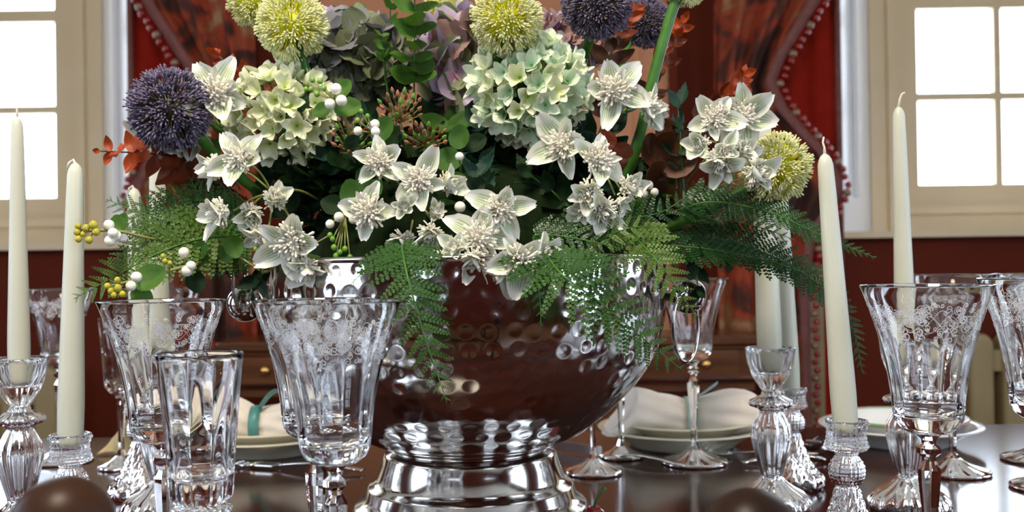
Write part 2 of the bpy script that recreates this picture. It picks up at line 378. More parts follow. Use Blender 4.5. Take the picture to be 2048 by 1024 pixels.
# ------------------------------------------------------------------ curtains
edge = [(-420, 1730), (-100, 1690), (5, 1645), (60, 1610), (118, 1573), (170, 1550), (220, 1573), (265, 1612), (305, 1650), (350, 1675), (385, 1682), (430, 1660), (480, 1625), (560, 1612), (700, 1612), (850, 1612), (1060, 1612)]
def edge_px(y): return float(np.interp(y, [e[0] for e in edge], [e[1] for e in edge]))
for s_, side in ((1, 'right'), (-1, 'left')):
    D = 3.36
    mir = (lambda px: px) if s_ > 0 else (lambda px: 1948 - px)
    hz = 519 if s_ > 0 else 532
    def wx(px, d): return (mir(px) - 1024) * d / FPX
    def wz(py, d): return CAMP.z + (519 - py) * d / FPX
    base = Vector((wx(1560, D), D, 0))
    t = thing('curtain', 'printed swagged curtain with bead fringe and plain red lining, beside the %s window' % side, 'curtain', base)
    v = []; f = []; NC, NR = 44, 120
    for j in range(NR + 1):
        py = -420 + (1040 + 420) * j / NR; xe = edge_px(py)
        for i in range(NC + 1):
            u = i / NC; px = 1436 + (xe - 1436) * u
            fold = .022 * math.sin(u * 19 + .4 * math.sin(py * .008)) + .012 * math.sin(u * 43 + py * .004) + .01 * noise.noise((u * 4, py * .01, 3))
            v.append(Vector((wx(px, D), D + fold, wz(py, D))) - base)
    for j in range(NR):
        for i in range(NC):
            a = j * (NC + 1) + i; f.append((a, a + 1, a + NC + 2, a + NC + 1))
    me = mk('printed_cloth', v, f, 'print'); c = ob('printed_cloth', me, t)
    sm = c.modifiers.new('t', 'SOLIDIFY'); sm.thickness = .004
    # lining
    v = []; f = []; NC = 24
    for j in range(31):
        py = -420 + 1460 * j / 30
        for i in range(NC + 1):
            u = i / NC; px = 1500 + (1684 - 1500) * u
            y = 3.455 + .008 * math.sin(u * 22 + py * .002) - .03 * max(0, u - .9) * 10 * 0
            v.append(Vector((wx(px, y), y, wz(py, y))) - base)
    for j in range(30):
        for i in range(NC):
            a = j * (NC + 1) + i; f.append((a, a + 1, a + NC + 2, a + NC + 1))
    c = ob('lining', mk('lining', v, f, 'lining'), t); sm = c.modifiers.new('t', 'SOLIDIFY'); sm.thickness = .004
    q = MB(); q.tube([Vector((wx(1682, 3.45), 3.45, wz(py, 3.45))) for py in (-420, 1040)], .012, 8); q.build('hem', 'braid', t, world=True)
    # braid band
    v = []; f = []
    ys = [(-400 + 1420 * j / 110) for j in range(111)]
    for j, py in enumerate(ys):
        xe = edge_px(py); dx = edge_px(py + 8) - edge_px(py - 8); wv = 12 * math.sqrt(1 + (dx / 16) ** 2)
        v += [Vector((wx(xe - wv * 1.4, D - .03), D - .045, wz(py, D))) - base, Vector((wx(xe + 2, D - .02), D - .040, wz(py, D))) - base]
    for j in range(110): f.append((2 * j, 2 * j + 1, 2 * j + 3, 2 * j + 2))
    c = ob('braid', mk('braid', v, f, 'braid'), t); sm = c.modifiers.new('t', 'SOLIDIFY'); sm.thickness = .004
    bs = {}
    for nm, mm, rr in (('r', 'beadred', .0115), ('p', 'beadpearl', .0135)): bs[nm] = MB().sphere((0, 0, 0), rr, 14, 10).mesh('bead', mm)
    py = -60.; k = 0; acc = 0; last = (edge_px(py), py)
    while py < 900:
        py += 1; cur = (edge_px(py), py); acc += math.dist(cur, last); last = cur
        if acc > 15.5:
            acc = 0; k += 1; nm = 'p' if k % 4 == 0 else 'r'
            lo = Vector((wx(cur[0] + 8 + (3 if k % 2 else 0), D), D - .04, wz(py + 2, D))) - base
            b_ = ob('bead', bs[nm], t, Matrix.Translation(lo))
            if nm == 'p': b_['label'] = 'pearly bead'
# ------------------------------------------------------------------ sideboard
D = 3.0
xa, xb = (428 - 1024) * D / FPX, (1522 - 1024) * D / FPX; zt = .795
t = thing('sideboard', 'polished brown wooden sideboard standing behind the table between the curtains', 'sideboard', ((xa + xb) / 2, D + .2, 0))
W2 = (xb - xa) / 2
q = MB(); q.box(-W2 + .02, W2 - .02, -.18, .08, .35, zt - .03); q.build('body', 'wood2', t, False)
q = MB(); q.box(-W2, W2, -.2, .09, zt - .03, zt); q.box(-W2 + .01, W2 - .01, -.19, .085, zt - .045, zt - .03); o = q.build('top', 'wood2', t, False)
bv = o.modifiers.new('b', 'BEVEL'); bv.width = .006
q = MB(); q.box(-W2, W2, -.19, .09, .60, .63); q.box(-W2, W2, -.195, .09, .655, .665); q.build('moulding', 'wood', t, False)
for i in range(3):
    a = -W2 + .05 + i * (2 * W2 - .1) / 3; b_ = a + (2 * W2 - .1) / 3 - .02
    dq = MB(); dq.box(a, b_, -.195, -.17, .67, .745); d_ = dq.build('drawer', 'wood2', t, False)
    for xx in (a + .1, b_ - .1):
        kq = MB(); kq.lathe([(0, 0), (.012, .002), (.014, .008), (.006, .012), (.005, .02)], 12); kq.build('knob', 'gold', d_, M=Matrix.Translation((xx, -.216, .71)) @ Matrix.Rotation(-PI / 2, 4, 'X'))
    dq = MB(); dq.box(a, b_, -.195, -.17, .37, .59); dq.box(a + .04, b_ - .04, -.2, -.19, .41, .55); dq.build('cupboard_door', 'wood2', t, False)
for sx in (-1, 1):
    for sy in (-.16, .05):
        q = MB(); q.lathe([(0, 0), (.02, 0), (.018, .1), (.028, .2), (.03, .36)], 16, c=(sx * (W2 - .05), sy, 0)); q.build('leg', 'wood2', t)
# ------------------------------------------------------------------ radiators
def radiator(xs, n, y, ztop, lab):
    t = thing('radiator', lab, 'radiator', (xs, y, 0))
    prof = []
    h = ztop
    for i in range(n):
        q = MB(); cx = i * .115; pts = []
        for a in np.linspace(0, PI, 13): pts.append((cx + .042 * math.cos(a), h - .045 + .042 * math.sin(a)))
        pts += [(cx - .042, .14), (cx + .042, .14)]
        k = len(pts)
        q.add([(x, -.04, z) for x, z in pts] + [(x, .06, z) for x, z in pts], [tuple(range(k)), tuple(range(k, 2 * k))[::-1]] + [(j, k + j, k + (j + 1) % k, (j + 1) % k) for j in range(k)])
        o = q.build('column', 'rad', t, False); bv = o.modifiers.new('b', 'BEVEL'); bv.width = .018; bv.segments = 3; bv.limit_method = 'ANGLE'
    q = MB(); q.box(.02, (n - 1) * .115 - .02, -.02, .04, h - .13, h - .06); q.box(0, (n - 1) * .115, -.02, .04, .16, .22); q.build('header', 'rad', t, False)
    for xx in (.0, (n - 1) * .115): q = MB(); q.lathe([(0, 0), (.03, 0), (.025, .16), (0, .16)], 12, c=(xx, 0, 0)); q.build('foot', 'rad', t)
radiator((1968 - 1024) * 3.32 / FPX, 10, 3.38, .765, 'cream column radiator under the right window')
radiator((80 - 1024) * 3.32 / FPX - 9 * .115, 10, 3.38, .70, 'cream column radiator under the left window')
# ------------------------------------------------------------------ dining table
t = thing('dining_table', 'long polished dark mahogany dining table', 'table', (0, 1.09, 0))
pts = []; A, B = 1.75, .53
for k in range(96):
    a = 2 * PI * k / 96; ca, sa = math.cos(a), math.sin(a); e = .38
    pts.append((A * math.copysign(abs(ca) ** e, ca), B * math.copysign(abs(sa) ** e, sa)))
def slab(pts, z0, z1, m_, bev, nm, par):
    k = len(pts); q = MB(); rings = [(1 - bev, z0), (1, z0 + .008), (1, z1 - .006), (1 - bev * .4, z1)]
    v = [(x * s_ if 1 else 0, y * s_, z) for s_, z in rings for x, y in pts]
    f = [tuple(range(k))[::-1], tuple(range(3 * k, 4 * k))] + [(r_ * k + i, r_ * k + (i + 1) % k, (r_ + 1) * k + (i + 1) % k, (r_ + 1) * k + i) for r_ in range(3) for i in range(k)]
    q.add(v, f); return q.build(nm, m_, par, False)
slab(pts, TZ - .03, TZ, 'wood', .012, 'tabletop', t)
q = MB(); q.box(-1.45, 1.45, -.40, .40, TZ - .12, TZ - .031); q.build('apron', 'wood', t, False)
for sx in (-1, 1):
    for sy in (-1, 1):
        q = MB(); q.lathe([(0, 0), (.025, 0), (.03, .03), (.02, .06), (.035, .3), (.04, .5), (.03, .58), (.045, .62), (.045, TZ - .12), (0, TZ - .12)], 20, c=(sx * 1.35, sy * .34, 0)); q.build('leg', 'wood', t)
# ------------------------------------------------------------------ near chair with finials
pa, pb = P(124, 953, .46), P(1500, 977, .46)
t = thing('dining_chair', 'dark wooden dining chair with ball finials, seen from behind at the near table edge', 'chair', ((pa.x + pb.x) / 2, .46, 0))
for p, r_ in ((pa, .0225), (pb, .0225)):
    xx = p.x - t.location.x; zt_ = p.z
    q = MB(); q.lathe([(0, 0), (.014, 0), (.017, .3), (.016, .44), (.018, .5), (.014, .52), (.016, .75), (.013, zt_ - .075), (.019, zt_ - .07), (.019, zt_ - .063), (.011, zt_ - .058), (.011, zt_ - .046), (.0, zt_ - .046)], 24, c=(xx, 0, 0)); q.build('leg', 'chairwood', t)
    q = MB(); q.sphere((xx, 0, zt_ - .0235), .0235, 32, 20); q.build('finial', 'chairwood', t)
zt_ = min(pa.z, pb.z); xw = (pb.x - pa.x) / 2
for za in (zt_ - .13, .62):
    q = MB(); q.box(-xw, xw, -.008, .008, za - .03, za); o = q.build('rail', 'chairwood', t, False)
for i in range(4):
    xx = -xw + (i + 1) * 2 * xw / 5; q = MB(); q.tube([(xx, 0, .60), (xx, 0, .7), (xx, 0, zt_ - .145)], [.006, .009, .006], 10); q.build('spindle', 'chairwood', t)
q = MB(); q.box(-xw - .03, xw + .03, -.02, .38, .40, .44); q.build('seat_frame', 'chairwood', t, False)
q = MB(); q.box(-xw - .01, xw + .01, .01, .36, .44, .465); o = q.build('seat', 'seat', t, False); bv = o.modifiers.new('b', 'BEVEL'); bv.width = .01; bv.segments = 3
for s_ in (-1, 1):
    q = MB(); q.lathe([(0, 0), (.012, 0), (.018, .3), (.018, .40)], 16, c=(s_ * xw, .34, 0)); q.build('leg', 'chairwood', t)
# ------------------------------------------------------------------ glassware
def place_mesh_thing(t, parts, S):
    for nm, me, kw in parts: ob(nm, me, t, S, **kw)
GPO = [(0, .139), (.008, .139), (.016, .1405), (.0215, .1445), (.0248, .150), (.0258, .158), (.0265, .168), (.0285, .182), (.0310, .195), (.034, .208), (.0375, .221), (.0415, .233), (.0455, .244), (.0478, .2498), (.0481, .2506), (.0476, .2509), (.0470, .2502), (.0443, .243), (.0402, .232), (.0362, .2205), (.0327, .2075), (.0297, .195), (.0272, .182), (.0250, .168), (.0240, .160), (.0215, .155), (.016, .1525), (.009, .1518), (0, .152)]
def grf(r_, z_, q_, i):
    if i < 13 and .145 < z_ < .228:
        w_ = min(1, (z_ - .145) / .012) * min(1, (.228 - z_) / .035)
        if w_ < 0: return r_
        return r_ - .0008 * w_ * (1 - abs(math.cos(6 * q_)) ** 1.0)
    return r_
q = MB(); q.lathe(GPO, 120, grf); G_BOWL = q.mesh('bowl', 'glass')
q = MB(); q.lathe([(0, .1385), (.009, .1385), (.0055, .1345), (.0048, .1315), (.0085, .1285), (.0088, .1245), (.0052, .1215), (.0048, .1185), (.0082, .112), (.0078, .102), (.0058, .08), (.0044, .055), (.0040, .034), (.0055, .0235), (.008, .0195), (0, .0195)], 8); G_STEM = q.mesh('stem', 'glass', False)
def frf(r_, z_, q_, i): return r_ * (1 + .05 * math.cos(12 * q_)) if .01 < r_ < .043 else r_
FOOT = [(0, .0192), (.0085, .0190), (.013, .0155), (.020, .0115), (.030, .0078), (.040, .0048), (.0437, .0034), (.0440, .0020), (.0432, .0006), (.041, .0002), (.030, .0016), (.012, .0045), (0, .005)]
q = MB(); q.lathe(FOOT, 96, frf); G_FOOT = q.mesh('foot', 'glass')
# etched scroll band: thin frosted lines on the outer surface
def etch_mesh(seed, z0=.207, z1=.238, nsp=210, RS=GPO[:14]):
    rg = random.Random(seed); v = []; f = []
    rz = np.array([p[1] for p in RS]); rr = np.array([p[0] for p in RS])
    def onsurf(a, z): r_ = float(np.interp(z, rz, rr)) + .00012; return Vector((r_ * math.cos(a), r_ * math.sin(a), z))
    for k in range(nsp):
        a0 = rg.uniform(0, 2 * PI); zc = z0 + (z1 - z0) * rg.betavariate(2.2, 1.7) + .003 * math.sin(a0 * 9)
        R_ = rg.uniform(.0014, .0042); turns = rg.choice([-1, 1]) * rg.uniform(.9, 1.7); st = rg.uniform(0, 2 * PI)
        nseg = 14; wd = rg.uniform(.0002, .00036); pr = []
        for i in range(nseg + 1):
            t_ = i / nseg; rad_ = R_ * (1 - t_ * .85); an = st + turns * 2 * PI * t_
            for o_ in (-wd, wd):
                rq = rad_ + o_; pr.append(onsurf(a0 + rq * math.cos(an) / .04, zc + rq * math.sin(an)))
        b0 = len(v); v += pr
        for i in range(nseg): f.append((b0 + 2 * i, b0 + 2 * i + 1, b0 + 2 * i + 3, b0 + 2 * i + 2))
    for w_ in range(2):                       # two wavy runners
        b0 = len(v); n_ = 260
        for i in range(n_ + 1):
            a = 2 * PI * i / n_; zc = z0 + .016 + .006 * math.sin(a * 9 + w_ * 3)
            v += [onsurf(a, zc - .0002), onsurf(a, zc + .0002)]
        for i in range(n_): f.append((b0 + 2 * i, b0 + 2 * i + 1, b0 + 2 * i + 3, b0 + 2 * i + 2))
    return mk('etched_band', v, f, 'etch')
ETCH = etch_mesh(3)
def goblet(l, r, rim, d, label, etched=True, group=None):
    c = (l + r) / 2; zt = P(c, rim, d).z - TZ; wd = (r - l) * d / FPX
    t = thing('wine_goblet', label, 'glass', (X(c, d), d, TZ + .0003), rnd.uniform(0, 6), group)
    S = Matrix.Diagonal((wd / .0962, wd / .0962, zt / .2509, 1))
    ob('bowl', G_BOWL, t, S); ob('stem', G_STEM, t, S); ob('foot', G_FOOT, t, S)
    if etched: ob('etched_band', ETCH, t, S, label='frosted scrollwork band', kind='stuff')
goblet(540, 812, 603, .68, 'etched glass goblet in the foreground, overlapping left front of the steel bowl')
goblet(513, 757, 599, .79, 'etched glass goblet directly behind the nearest goblet, against the steel bowl')
goblet(208, 457, 601, .775, 'etched glass goblet just behind the plain fluted tumbler on the left')
goblet(1737, 1991, 570, .755, 'etched glass goblet complete in view at right front, before a tall crystal candlestick')
goblet(1975, 2215, 556, .80, 'etched glass goblet cut off by the right picture edge')
goblet(1828, 1985, 549, 1.26, 'etched glass goblet seen behind and through the right front goblet')
goblet(2000, 2148, 547, 1.33, 'distant etched goblet at the right edge, farthest back of those there', group=None)
goblet(2018, 2180, 553, 1.17, 'etched goblet at right edge, only its foot side showing between two others')
goblet(55, 190, 578, 1.42, 'etched glass goblet behind the two leftmost candles')
goblet(256, 404, 576, 1.40, 'etched glass goblet behind the pair of candles left of the flowers')
goblet(1316, 1462, 557, 1.345, 'lightly etched goblet right of the steel bowl, before the ribboned napkin', etched=False)
goblet(1125, 1250, 556, 1.29, 'goblet mostly hidden behind the steel bowl, its foot beside the cherry', etched=False)
# small wine glasses
SP = [(0, .098), (.007, .0985), (.0155, .1055), (.0205, .112), (.0215, .120), (.0235, .150), (.0265, .185), (.0283, .2065), (.0283, .2080), (.0273, .2078), (.0253, .185), (.0222, .150), (.0200, .122), (.014, .114), (.006, .1105), (0, .110)]
q = MB(); q.lathe(SP, 12); S_BOWL = q.mesh('bowl', 'glass', False)
q = MB(); q.lathe([(0, .0975), (.007, .0975), (.0042, .093), (.0065, .088), (.0065, .080), (.004, .05), (.004, .025), (.007, .017), (0, .017)], 8); S_STEM = q.mesh('stem', 'glass', False)
q = MB(); q.lathe([(0, .0168), (.0075, .0166), (.015, .010), (.024, .006), (.0305, .004), (.031, .0015), (.029, .0), (0, .003)], 64); S_FOOT = q.mesh('foot', 'glass')
def small_glass(l, r, rim, d, label):
    c = (l + r) / 2; zt = P(c, rim, d).z - TZ; wd = (r - l) * d / FPX
    t = thing('wine_glass', label, 'glass', (X(c, d), d, TZ + .0003), .3); S = Matrix.Diagonal((wd / .0566, wd / .0566, zt / .208, 1))
    for nm, me in (('bowl', S_BOWL), ('stem', S_STEM), ('foot', S_FOOT)): ob(nm, me, t, S)
small_glass(202, 284, 636, 1.37, 'small plain faceted wine glass with narrow bowl behind the left goblet')
small_glass(1202, 1284, 614, 1.39, 'small wine glass behind the steel bowl in front of the right plate stack')
# tumbler
TP_ = [(0, .108), (.010, .108), (.0185, .110), (.0215, .1145), (.0222, .122), (.0235, .142), (.0255, .168), (.0276, .193), (.0288, .2085), (.0291, .210), (.0287, .2112), (.0279, .2105), (.0272, .205), (.0262, .193), (.0238, .168), (.0215, .145), (.0185, .130), (.012, .1245), (0, .1235)]
def trf(r_, z_, q_, i):
    if i < 9 and z_ > .109:
        w_ = 1 if z_ < .145 else max(0, 1 - (z_ - .145) / .055)
        return r_ - (.0006 + .0014 * w_) * (1 - abs(math.cos(5 * q_))) * min(1, (.2085 - z_) / .02 + .0)
    return r_
t = thing('tumbler', 'plain fluted glass tumbler on a short foot, nearest glass on the left', 'glass', (X(407, .69), .69, TZ + .0003))
S = Matrix.Diagonal((170 * .69 / FPX / .0582,) * 2 + ((P(407, 706, .69).z - TZ) / .2112, 1))
q = MB(); q.lathe(TP_, 120, trf); q.build('bowl', 'glass', t, M=S)
q = MB(); q.lathe([(0, .1075), (.0185, .1075), (.0195, .1045), (.018, .1015), (.0195, .0985), (.018, .0955), (.019, .0925), (.0155, .088), (.010, .080), (.008, .05), (.010, .02), (.013, .013), (0, .013)], 96, lambda r_, z_, q_, i: r_ * (1 + .06 * math.cos(18 * q_)) if z_ > .09 else r_); q.build('stem', 'crystal', t, M=S)
q = MB(); q.lathe([(0, .0128), (.014, .0126), (.028, .006), (.034, .003), (.033, .0), (0, .002)], 64); q.build('foot', 'crystal', t, M=S)
# candlesticks
def flute(n_, a_, z0=-1, z1=9): return lambda r_, z_, q_, i: r_ * (1 - a_ * (1 - abs(math.cos(n_ * q_ / 2)))) if z0 < z_ < z1 else r_
q = MB(); q.lathe([(0, .125), (.009, .1255), (.0125, .130), (.019, .140), (.0245, .155), (.0265, .1695), (.0265, .172), (.0240, .172), (.0225, .166), (.0195, .155), (.0150, .148), (.0142, .146), (0, .1455)], 96, flute(12, .07, .128, .168)); T_CUP = q.mesh('candle_cup', 'crystal')
q = MB(); q.lathe([(0, .1248), (.010, .1245), (.0105, .121), (.014, .119), (.0235, .1145), (.0245, .112), (.0225, .109), (.0135, .106), (.012, .103), (.0140, .100), (.0205, .088), (.0222, .078), (.0212, .070), (.0165, .052), (.0120, .036), (.0115, .033), (0, .033)], 96, flute(12, .13)); T_STEM = q.mesh('baluster', 'crystal')
q = MB(); q.lathe([(0, .0328), (.0115, .0326), (.015, .0285), (.023, .0225), (.034, .0165), (.041, .010), (.0425, .006), (.042, .0005), (.036, 0), (.02, .010), (0, .014)], 96, flute(14, .10, .004, .032)); T_FOOT = q.mesh('foot', 'crystal')
def hob(a_, n_, f_):
    return lambda r_, z_, q_, i: r_ + a_ * math.cos(n_ * q_ + f_ * z_) * math.cos(n_ * q_ - f_ * z_)
def dense(prof, step=.0012):
    out = []
    for (r0_, z0_), (r1_, z1_) in zip(prof, prof[1:]):
        k = max(1, int(math.dist((r0_, z0_), (r1_, z1_)) / step)) if (r0_ > 0 and r1_ > 0) else 1
        for i in range(k): out.append((r0_ + (r1_ - r0_) * i / k, z0_ + (z1_ - z0_) * i / k))
    out.append(prof[-1]); return out
q = MB(); q.lathe(dense([(0, .0975), (.012, .0975), (.0175, .0995), (.0190, .103), (.0172, .107), (.0165, .112), (.0166, .117), (.0180, .120), (.0190, .1225), (.0185, .1252), (.0172, .1255)]) + [(.0150, .1252), (.0142, .122), (.0138, .112), (0, .112)], 110, lambda r_, z_, q_, i: hob(.0013, 12, 800)(r_, z_, q_, i) if (r_ > .0155 and z_ < .1235) else r_); H_CUP = q.mesh('candle_cup', 'crystal')
q = MB(); q.lathe(dense([(0, .0973), (.0095, .0972), (.0095, .0935), (.0125, .0900), (.0150, .0850), (.0155, .080), (.0148, .075), (.0120, .070), (.0095, .0675), (0, .067)]), 110, hob(.0010, 12, 850)); H_BALL = q.mesh('knop', 'crystal')
q = MB(); q.lathe(dense([(0, .0668), (.0095, .0667), (.0115, .060), (.0150, .048), (.0205, .034), (.029, .022), (.0365, .014), (.0385, .010)], .002) + [(.0385, .004), (.036, .0004), (.03, .0), (.018, .012), (0, .016)], 110, lambda r_, z_, q_, i: r_ * (1 + .045 * math.cos(12 * q_ + 90 * z_)) + .0008 * math.cos(20 * q_ - 600 * z_) if (z_ > .004 and r_ > .009) else r_); H_FOOT = q.mesh('foot', 'crystal')
def candlestick(kind, px, py, d, label, lean=(0, 0)):
    zt = P(px, py, d).z - TZ; base = .172 if kind == 't' else .1255; s_ = zt / base
    t = thing('candlestick', label, 'candlestick', (P(px, py, d).x, d, TZ + .0003), rnd.uniform(0, 1))
    S = Matrix.Diagonal((s_, s_, s_, 1))
    for nm, me in ((('candle_cup', T_CUP), ('baluster', T_STEM), ('foot', T_FOOT)) if kind == 't' else (('candle_cup', H_CUP), ('knop', H_BALL), ('foot', H_FOOT))): ob(nm, me, t, S)
    return t.location.copy(), s_
def candle(base, pxt, pyt, d, rb, rt, label, wick=1):
    top = P(pxt, pyt, d); base = Vector(base); ax = top - base; h = ax.length
    t = thing('taper_candle', label, 'candle', base); t.rotation_mode = 'QUATERNION'; t.rotation_quaternion = Vector((0, 0, 1)).rotation_difference(ax)
    prof = [(0, 0), (rb * .8, 0), (rb * .86, .004)]
    for i in range(1, 14):
        u = i / 14; prof.append((rb + (rt - rb) * u ** .9 - rb * .12 * max(0, 1 - u * 6), .004 + (h - .02) * u))
    for a in (.2, .45, .7, .9): prof.append((rt * math.cos(a * PI / 2 * .93), h - .016 + .015 * math.sin(a * PI / 2)))
    prof.append((.0012, h - .0005)); prof.append((0, h))
    q = MB(); q.lathe(prof, 32); q.build('wax_body', 'wax', t)
    q = MB()
    if wick == 1: q.tube([(0, 0, h - .002), (.0003, 0, h + .005), (-.0008, .0, h + .010), (.0006, 0, h + .0145)], [.0016, .0010, .0009, .0007], 6)
    elif wick == 2: q.tube([(0, 0, h - .002), (.0015, 0, h + .007), (.004, 0, h + .013), (.0075, 0, h + .0145)], [.0018, .0011, .0010, .0009], 6)
    else: q.tube([(0, 0, h - .003), (-.002, 0, h + .002), (-.006, 0, h - .001), (-.0078, 0, h - .007)], [.0017, .0013, .0012, .0008], 6)
    q.build('wick', 'wick', t)
def cset(kind, px, py, d, tp, rb, rt, l1, l2, wick=1):
    loc, s_ = candlestick(kind, px, py, d, l1); zc = (.146 if kind == 't' else .1125) * s_
    candle((loc.x, d, TZ + zc + .0004), tp[0], tp[1], d, rb, rt, l2, wick)
cset('t', 38, 716, 1.03, (34, 232), .0122, .0062, 'tall fluted crystal candlestick at the left picture edge', 'tall ivory taper candle at far left, standing straight', 1)
cset('h', 140, 868, .91, (151, 324), .0128, .0072, 'short diamond-cut crystal candlestick behind the ball finial at left', 'ivory taper candle second from the left with wick bent over', 3)
cset('h', 280, 786, 1.2, (268, 375), .0122, .0080, 'short crystal candlestick with swirled foot behind the left goblet', 'ivory taper candle behind the fern, the shorter of the close pair', 3)
cset('t', 320, 700, 1.12, (314, 315), .0128, .0085, 'tall crystal candlestick seen through the left goblet', 'ivory taper candle behind the fern, right of the close pair', 1)
cset('t', 1540, 695, 1.10, (1522, 232), .0145, .0105, 'tall fluted crystal candlestick right of the steel bowl', 'thick ivory candle rising behind the right yellow allium', 1)
cset('h', 1583, 775, 1.20, (1556, 330), .0120, .0090, 'short swirled crystal candlestick tucked behind the tall one right of the bowl', 'ivory candle half hidden behind the thick candle on the right', 1)
cset('h', 1692, 840, .90, (1649, 306), .0126, .0072, 'short diamond-cut crystal candlestick at right front', 'ivory taper candle leaning left at right front', 1)
cset('t', 1812, 684, 1.09, (1797, 212), .0125, .0066, 'tall fluted crystal candlestick seen left of and through the right goblet', 'ivory taper candle before the right window with bent wick', 2)
# ------------------------------------------------------------------ steel bowl
BC = Vector((-.0458, 1.03, TZ))
t = thing('punch_bowl', 'large hammered stainless steel punch bowl on a stepped foot, holding the flowers', 'bowl', BC)
key = [(.083, .090), (.100, .0935), (.120, .104), (.140, .120), (.160, .1385), (.178, .160), (.190, .180), (.198, .203), (.2015, .225), (.2022, .25), (.2022, .276)]
kz = smooth_path([Vector((a, 0, b_)) for a, b_ in key], 14)
NT = 620; NR = 150
arc = [0]
for a, b_ in zip(kz, kz[1:]): arc.append(arc[-1] + (b_ - a).length)
arc = np.array(arc); ss = np.linspace(0, arc[-1], NR)
pr = np.interp(ss, arc, [p.x for p in kz]); pzz = np.interp(ss, arc, [p.z for p in kz])
thv = np.linspace(0, 2 * PI, NT, endpoint=False)
T2, S2 = np.meshgrid(thv, ss); R2 = np.repeat(pr[:, None], NT, 1); Z2 = np.repeat(pzz[:, None], NT, 1)
disp = np.zeros_like(R2); rg = random.Random(5)
rows = int(arc[-1] / .0165)
for j in range(rows):
    s0 = (j + .5) * arc[-1] / rows; rloc = float(np.interp(s0, ss, pr)); n_ = max(10, int(2 * PI * rloc / .0205)) if s0 < arc[-1] * .97 else 0
    for k in range(n_):
        a0 = 2 * PI * (k + .5 * (j % 2)) / n_ + rg.uniform(-.012, .012); s1 = s0 + rg.uniform(-.002, .002); rad = rg.uniform(.0058, .0078)
        dj = np.where(np.abs(ss - s1) < rad * 1.3)[0]
        if not len(dj): continue
        i0 = int((a0 - rad * 1.5 / rloc) / (2 * PI) * NT) - 1; i1 = int((a0 + rad * 1.5 / rloc) / (2 * PI) * NT) + 2
        ii = np.arange(i0, i1) % NT
        da = (thv[ii] - a0 + PI) % (2 * PI) - PI
        dd = np.sqrt((da[None, :] * rloc) ** 2 + (ss[dj][:, None] - s1) ** 2) / rad
        amt = -.0005 * np.clip(1 - dd ** 2, 0, 1) ** 1.0 + .00006 * np.exp(-((dd - 1.1) / .18) ** 2)
        sub = disp[np.ix_(dj, ii)]; disp[np.ix_(dj, ii)] = np.where(np.abs(amt) > np.abs(sub), amt, sub)
R2 = R2 + disp
V = np.stack([R2 * np.cos(T2), R2 * np.sin(T2), Z2], -1).reshape(-1, 3)
fs = [(j * NT + i, j * NT + (i + 1) % NT, (j + 1) * NT + (i + 1) % NT, (j + 1) * NT + i) for j in range(NR - 1) for i in range(NT)]
me = bpy.data.meshes.new('bowl_body'); me.from_pydata(V.tolist(), [], fs); me.materials.append(MAT['silver']); me.polygons.foreach_set('use_smooth', [True] * len(fs)); me.update()
ob('bowl_body', me, t, label='hammered wall')
q = MB(); q.lathe([(.2022, .2745), (.205, .2755), (.2062, .2775), (.205, .2795), (.2022, .280), (.1995, .2785), (.198, .274), (.197, .25), (.194, .205), (.184, .18), (.155, .142), (.115, .108), (.07, .096), (0, .096)], 128); q.build('rim', 'silver', t, label='smooth rolled rim and inside')
q = MB(); q.lathe([(.0, .090), (.083, .090), (.0835, .088), (.080, .086), (.081, .084), (.0865, .0815), (.0885, .078), (.0905, .070), (.0955, .056), (.0995, .050), (.1035, .0485), (.1055, .046), (.108, .038), (.113, .031), (.1175, .029), (.1195, .0265), (.122, .018), (.130, .010), (.136, .008), (.1375, .004), (.136, .0003), (.12, .0003), (0, .002)], 160); q.build('foot', 'silver', t)
for s_, (bx, by) in ((-1, (518, 607)), (1, (1362, 592))):
    c = P(bx, by, 1.0) - BC; c.y = -.03
    c.x = s_ * (.2015 + .020)
    q = MB(); q.sphere(c, .0182, 32, 20); q.tube([c, Vector((s_ * .199, -.02, c.z))], .006, 12); kn = q.build('knob', 'silver', t)
    q = MB(); ring = []
    for k in range(41):
        a = 2 * PI * k / 40
        if s_ > 0: ring.append(Vector((c.x - .006 + .014 * math.sin(a), c.y - .016 + .010 * math.sin(a), c.z - .030 + .0345 * math.cos(a))))
        else: ring.append(Vector((c.x - .0 + .0035 * math.sin(a), c.y - .020 + .030 * math.sin(a) * .4, c.z + .030 + .033 * math.cos(a))))
    q.tube(ring, .0019, 8); q.build('ring_handle', 'silver', t)
q = MB(); q.lathe([(.185, .255), (.17, .275), (.15, .31), (.12, .345), (.07, .368), (0, .375)], 40, lambda r_, z_, q_, i: r_ * (1 + .05 * math.sin(7 * q_ + z_ * 40)))
o = q.build('floral_foam', 'foam', None, M=Matrix.Translation(BC)); tag(o, 'dark mossy mound of florist foam filling the steel bowl under the flowers', 'foam')
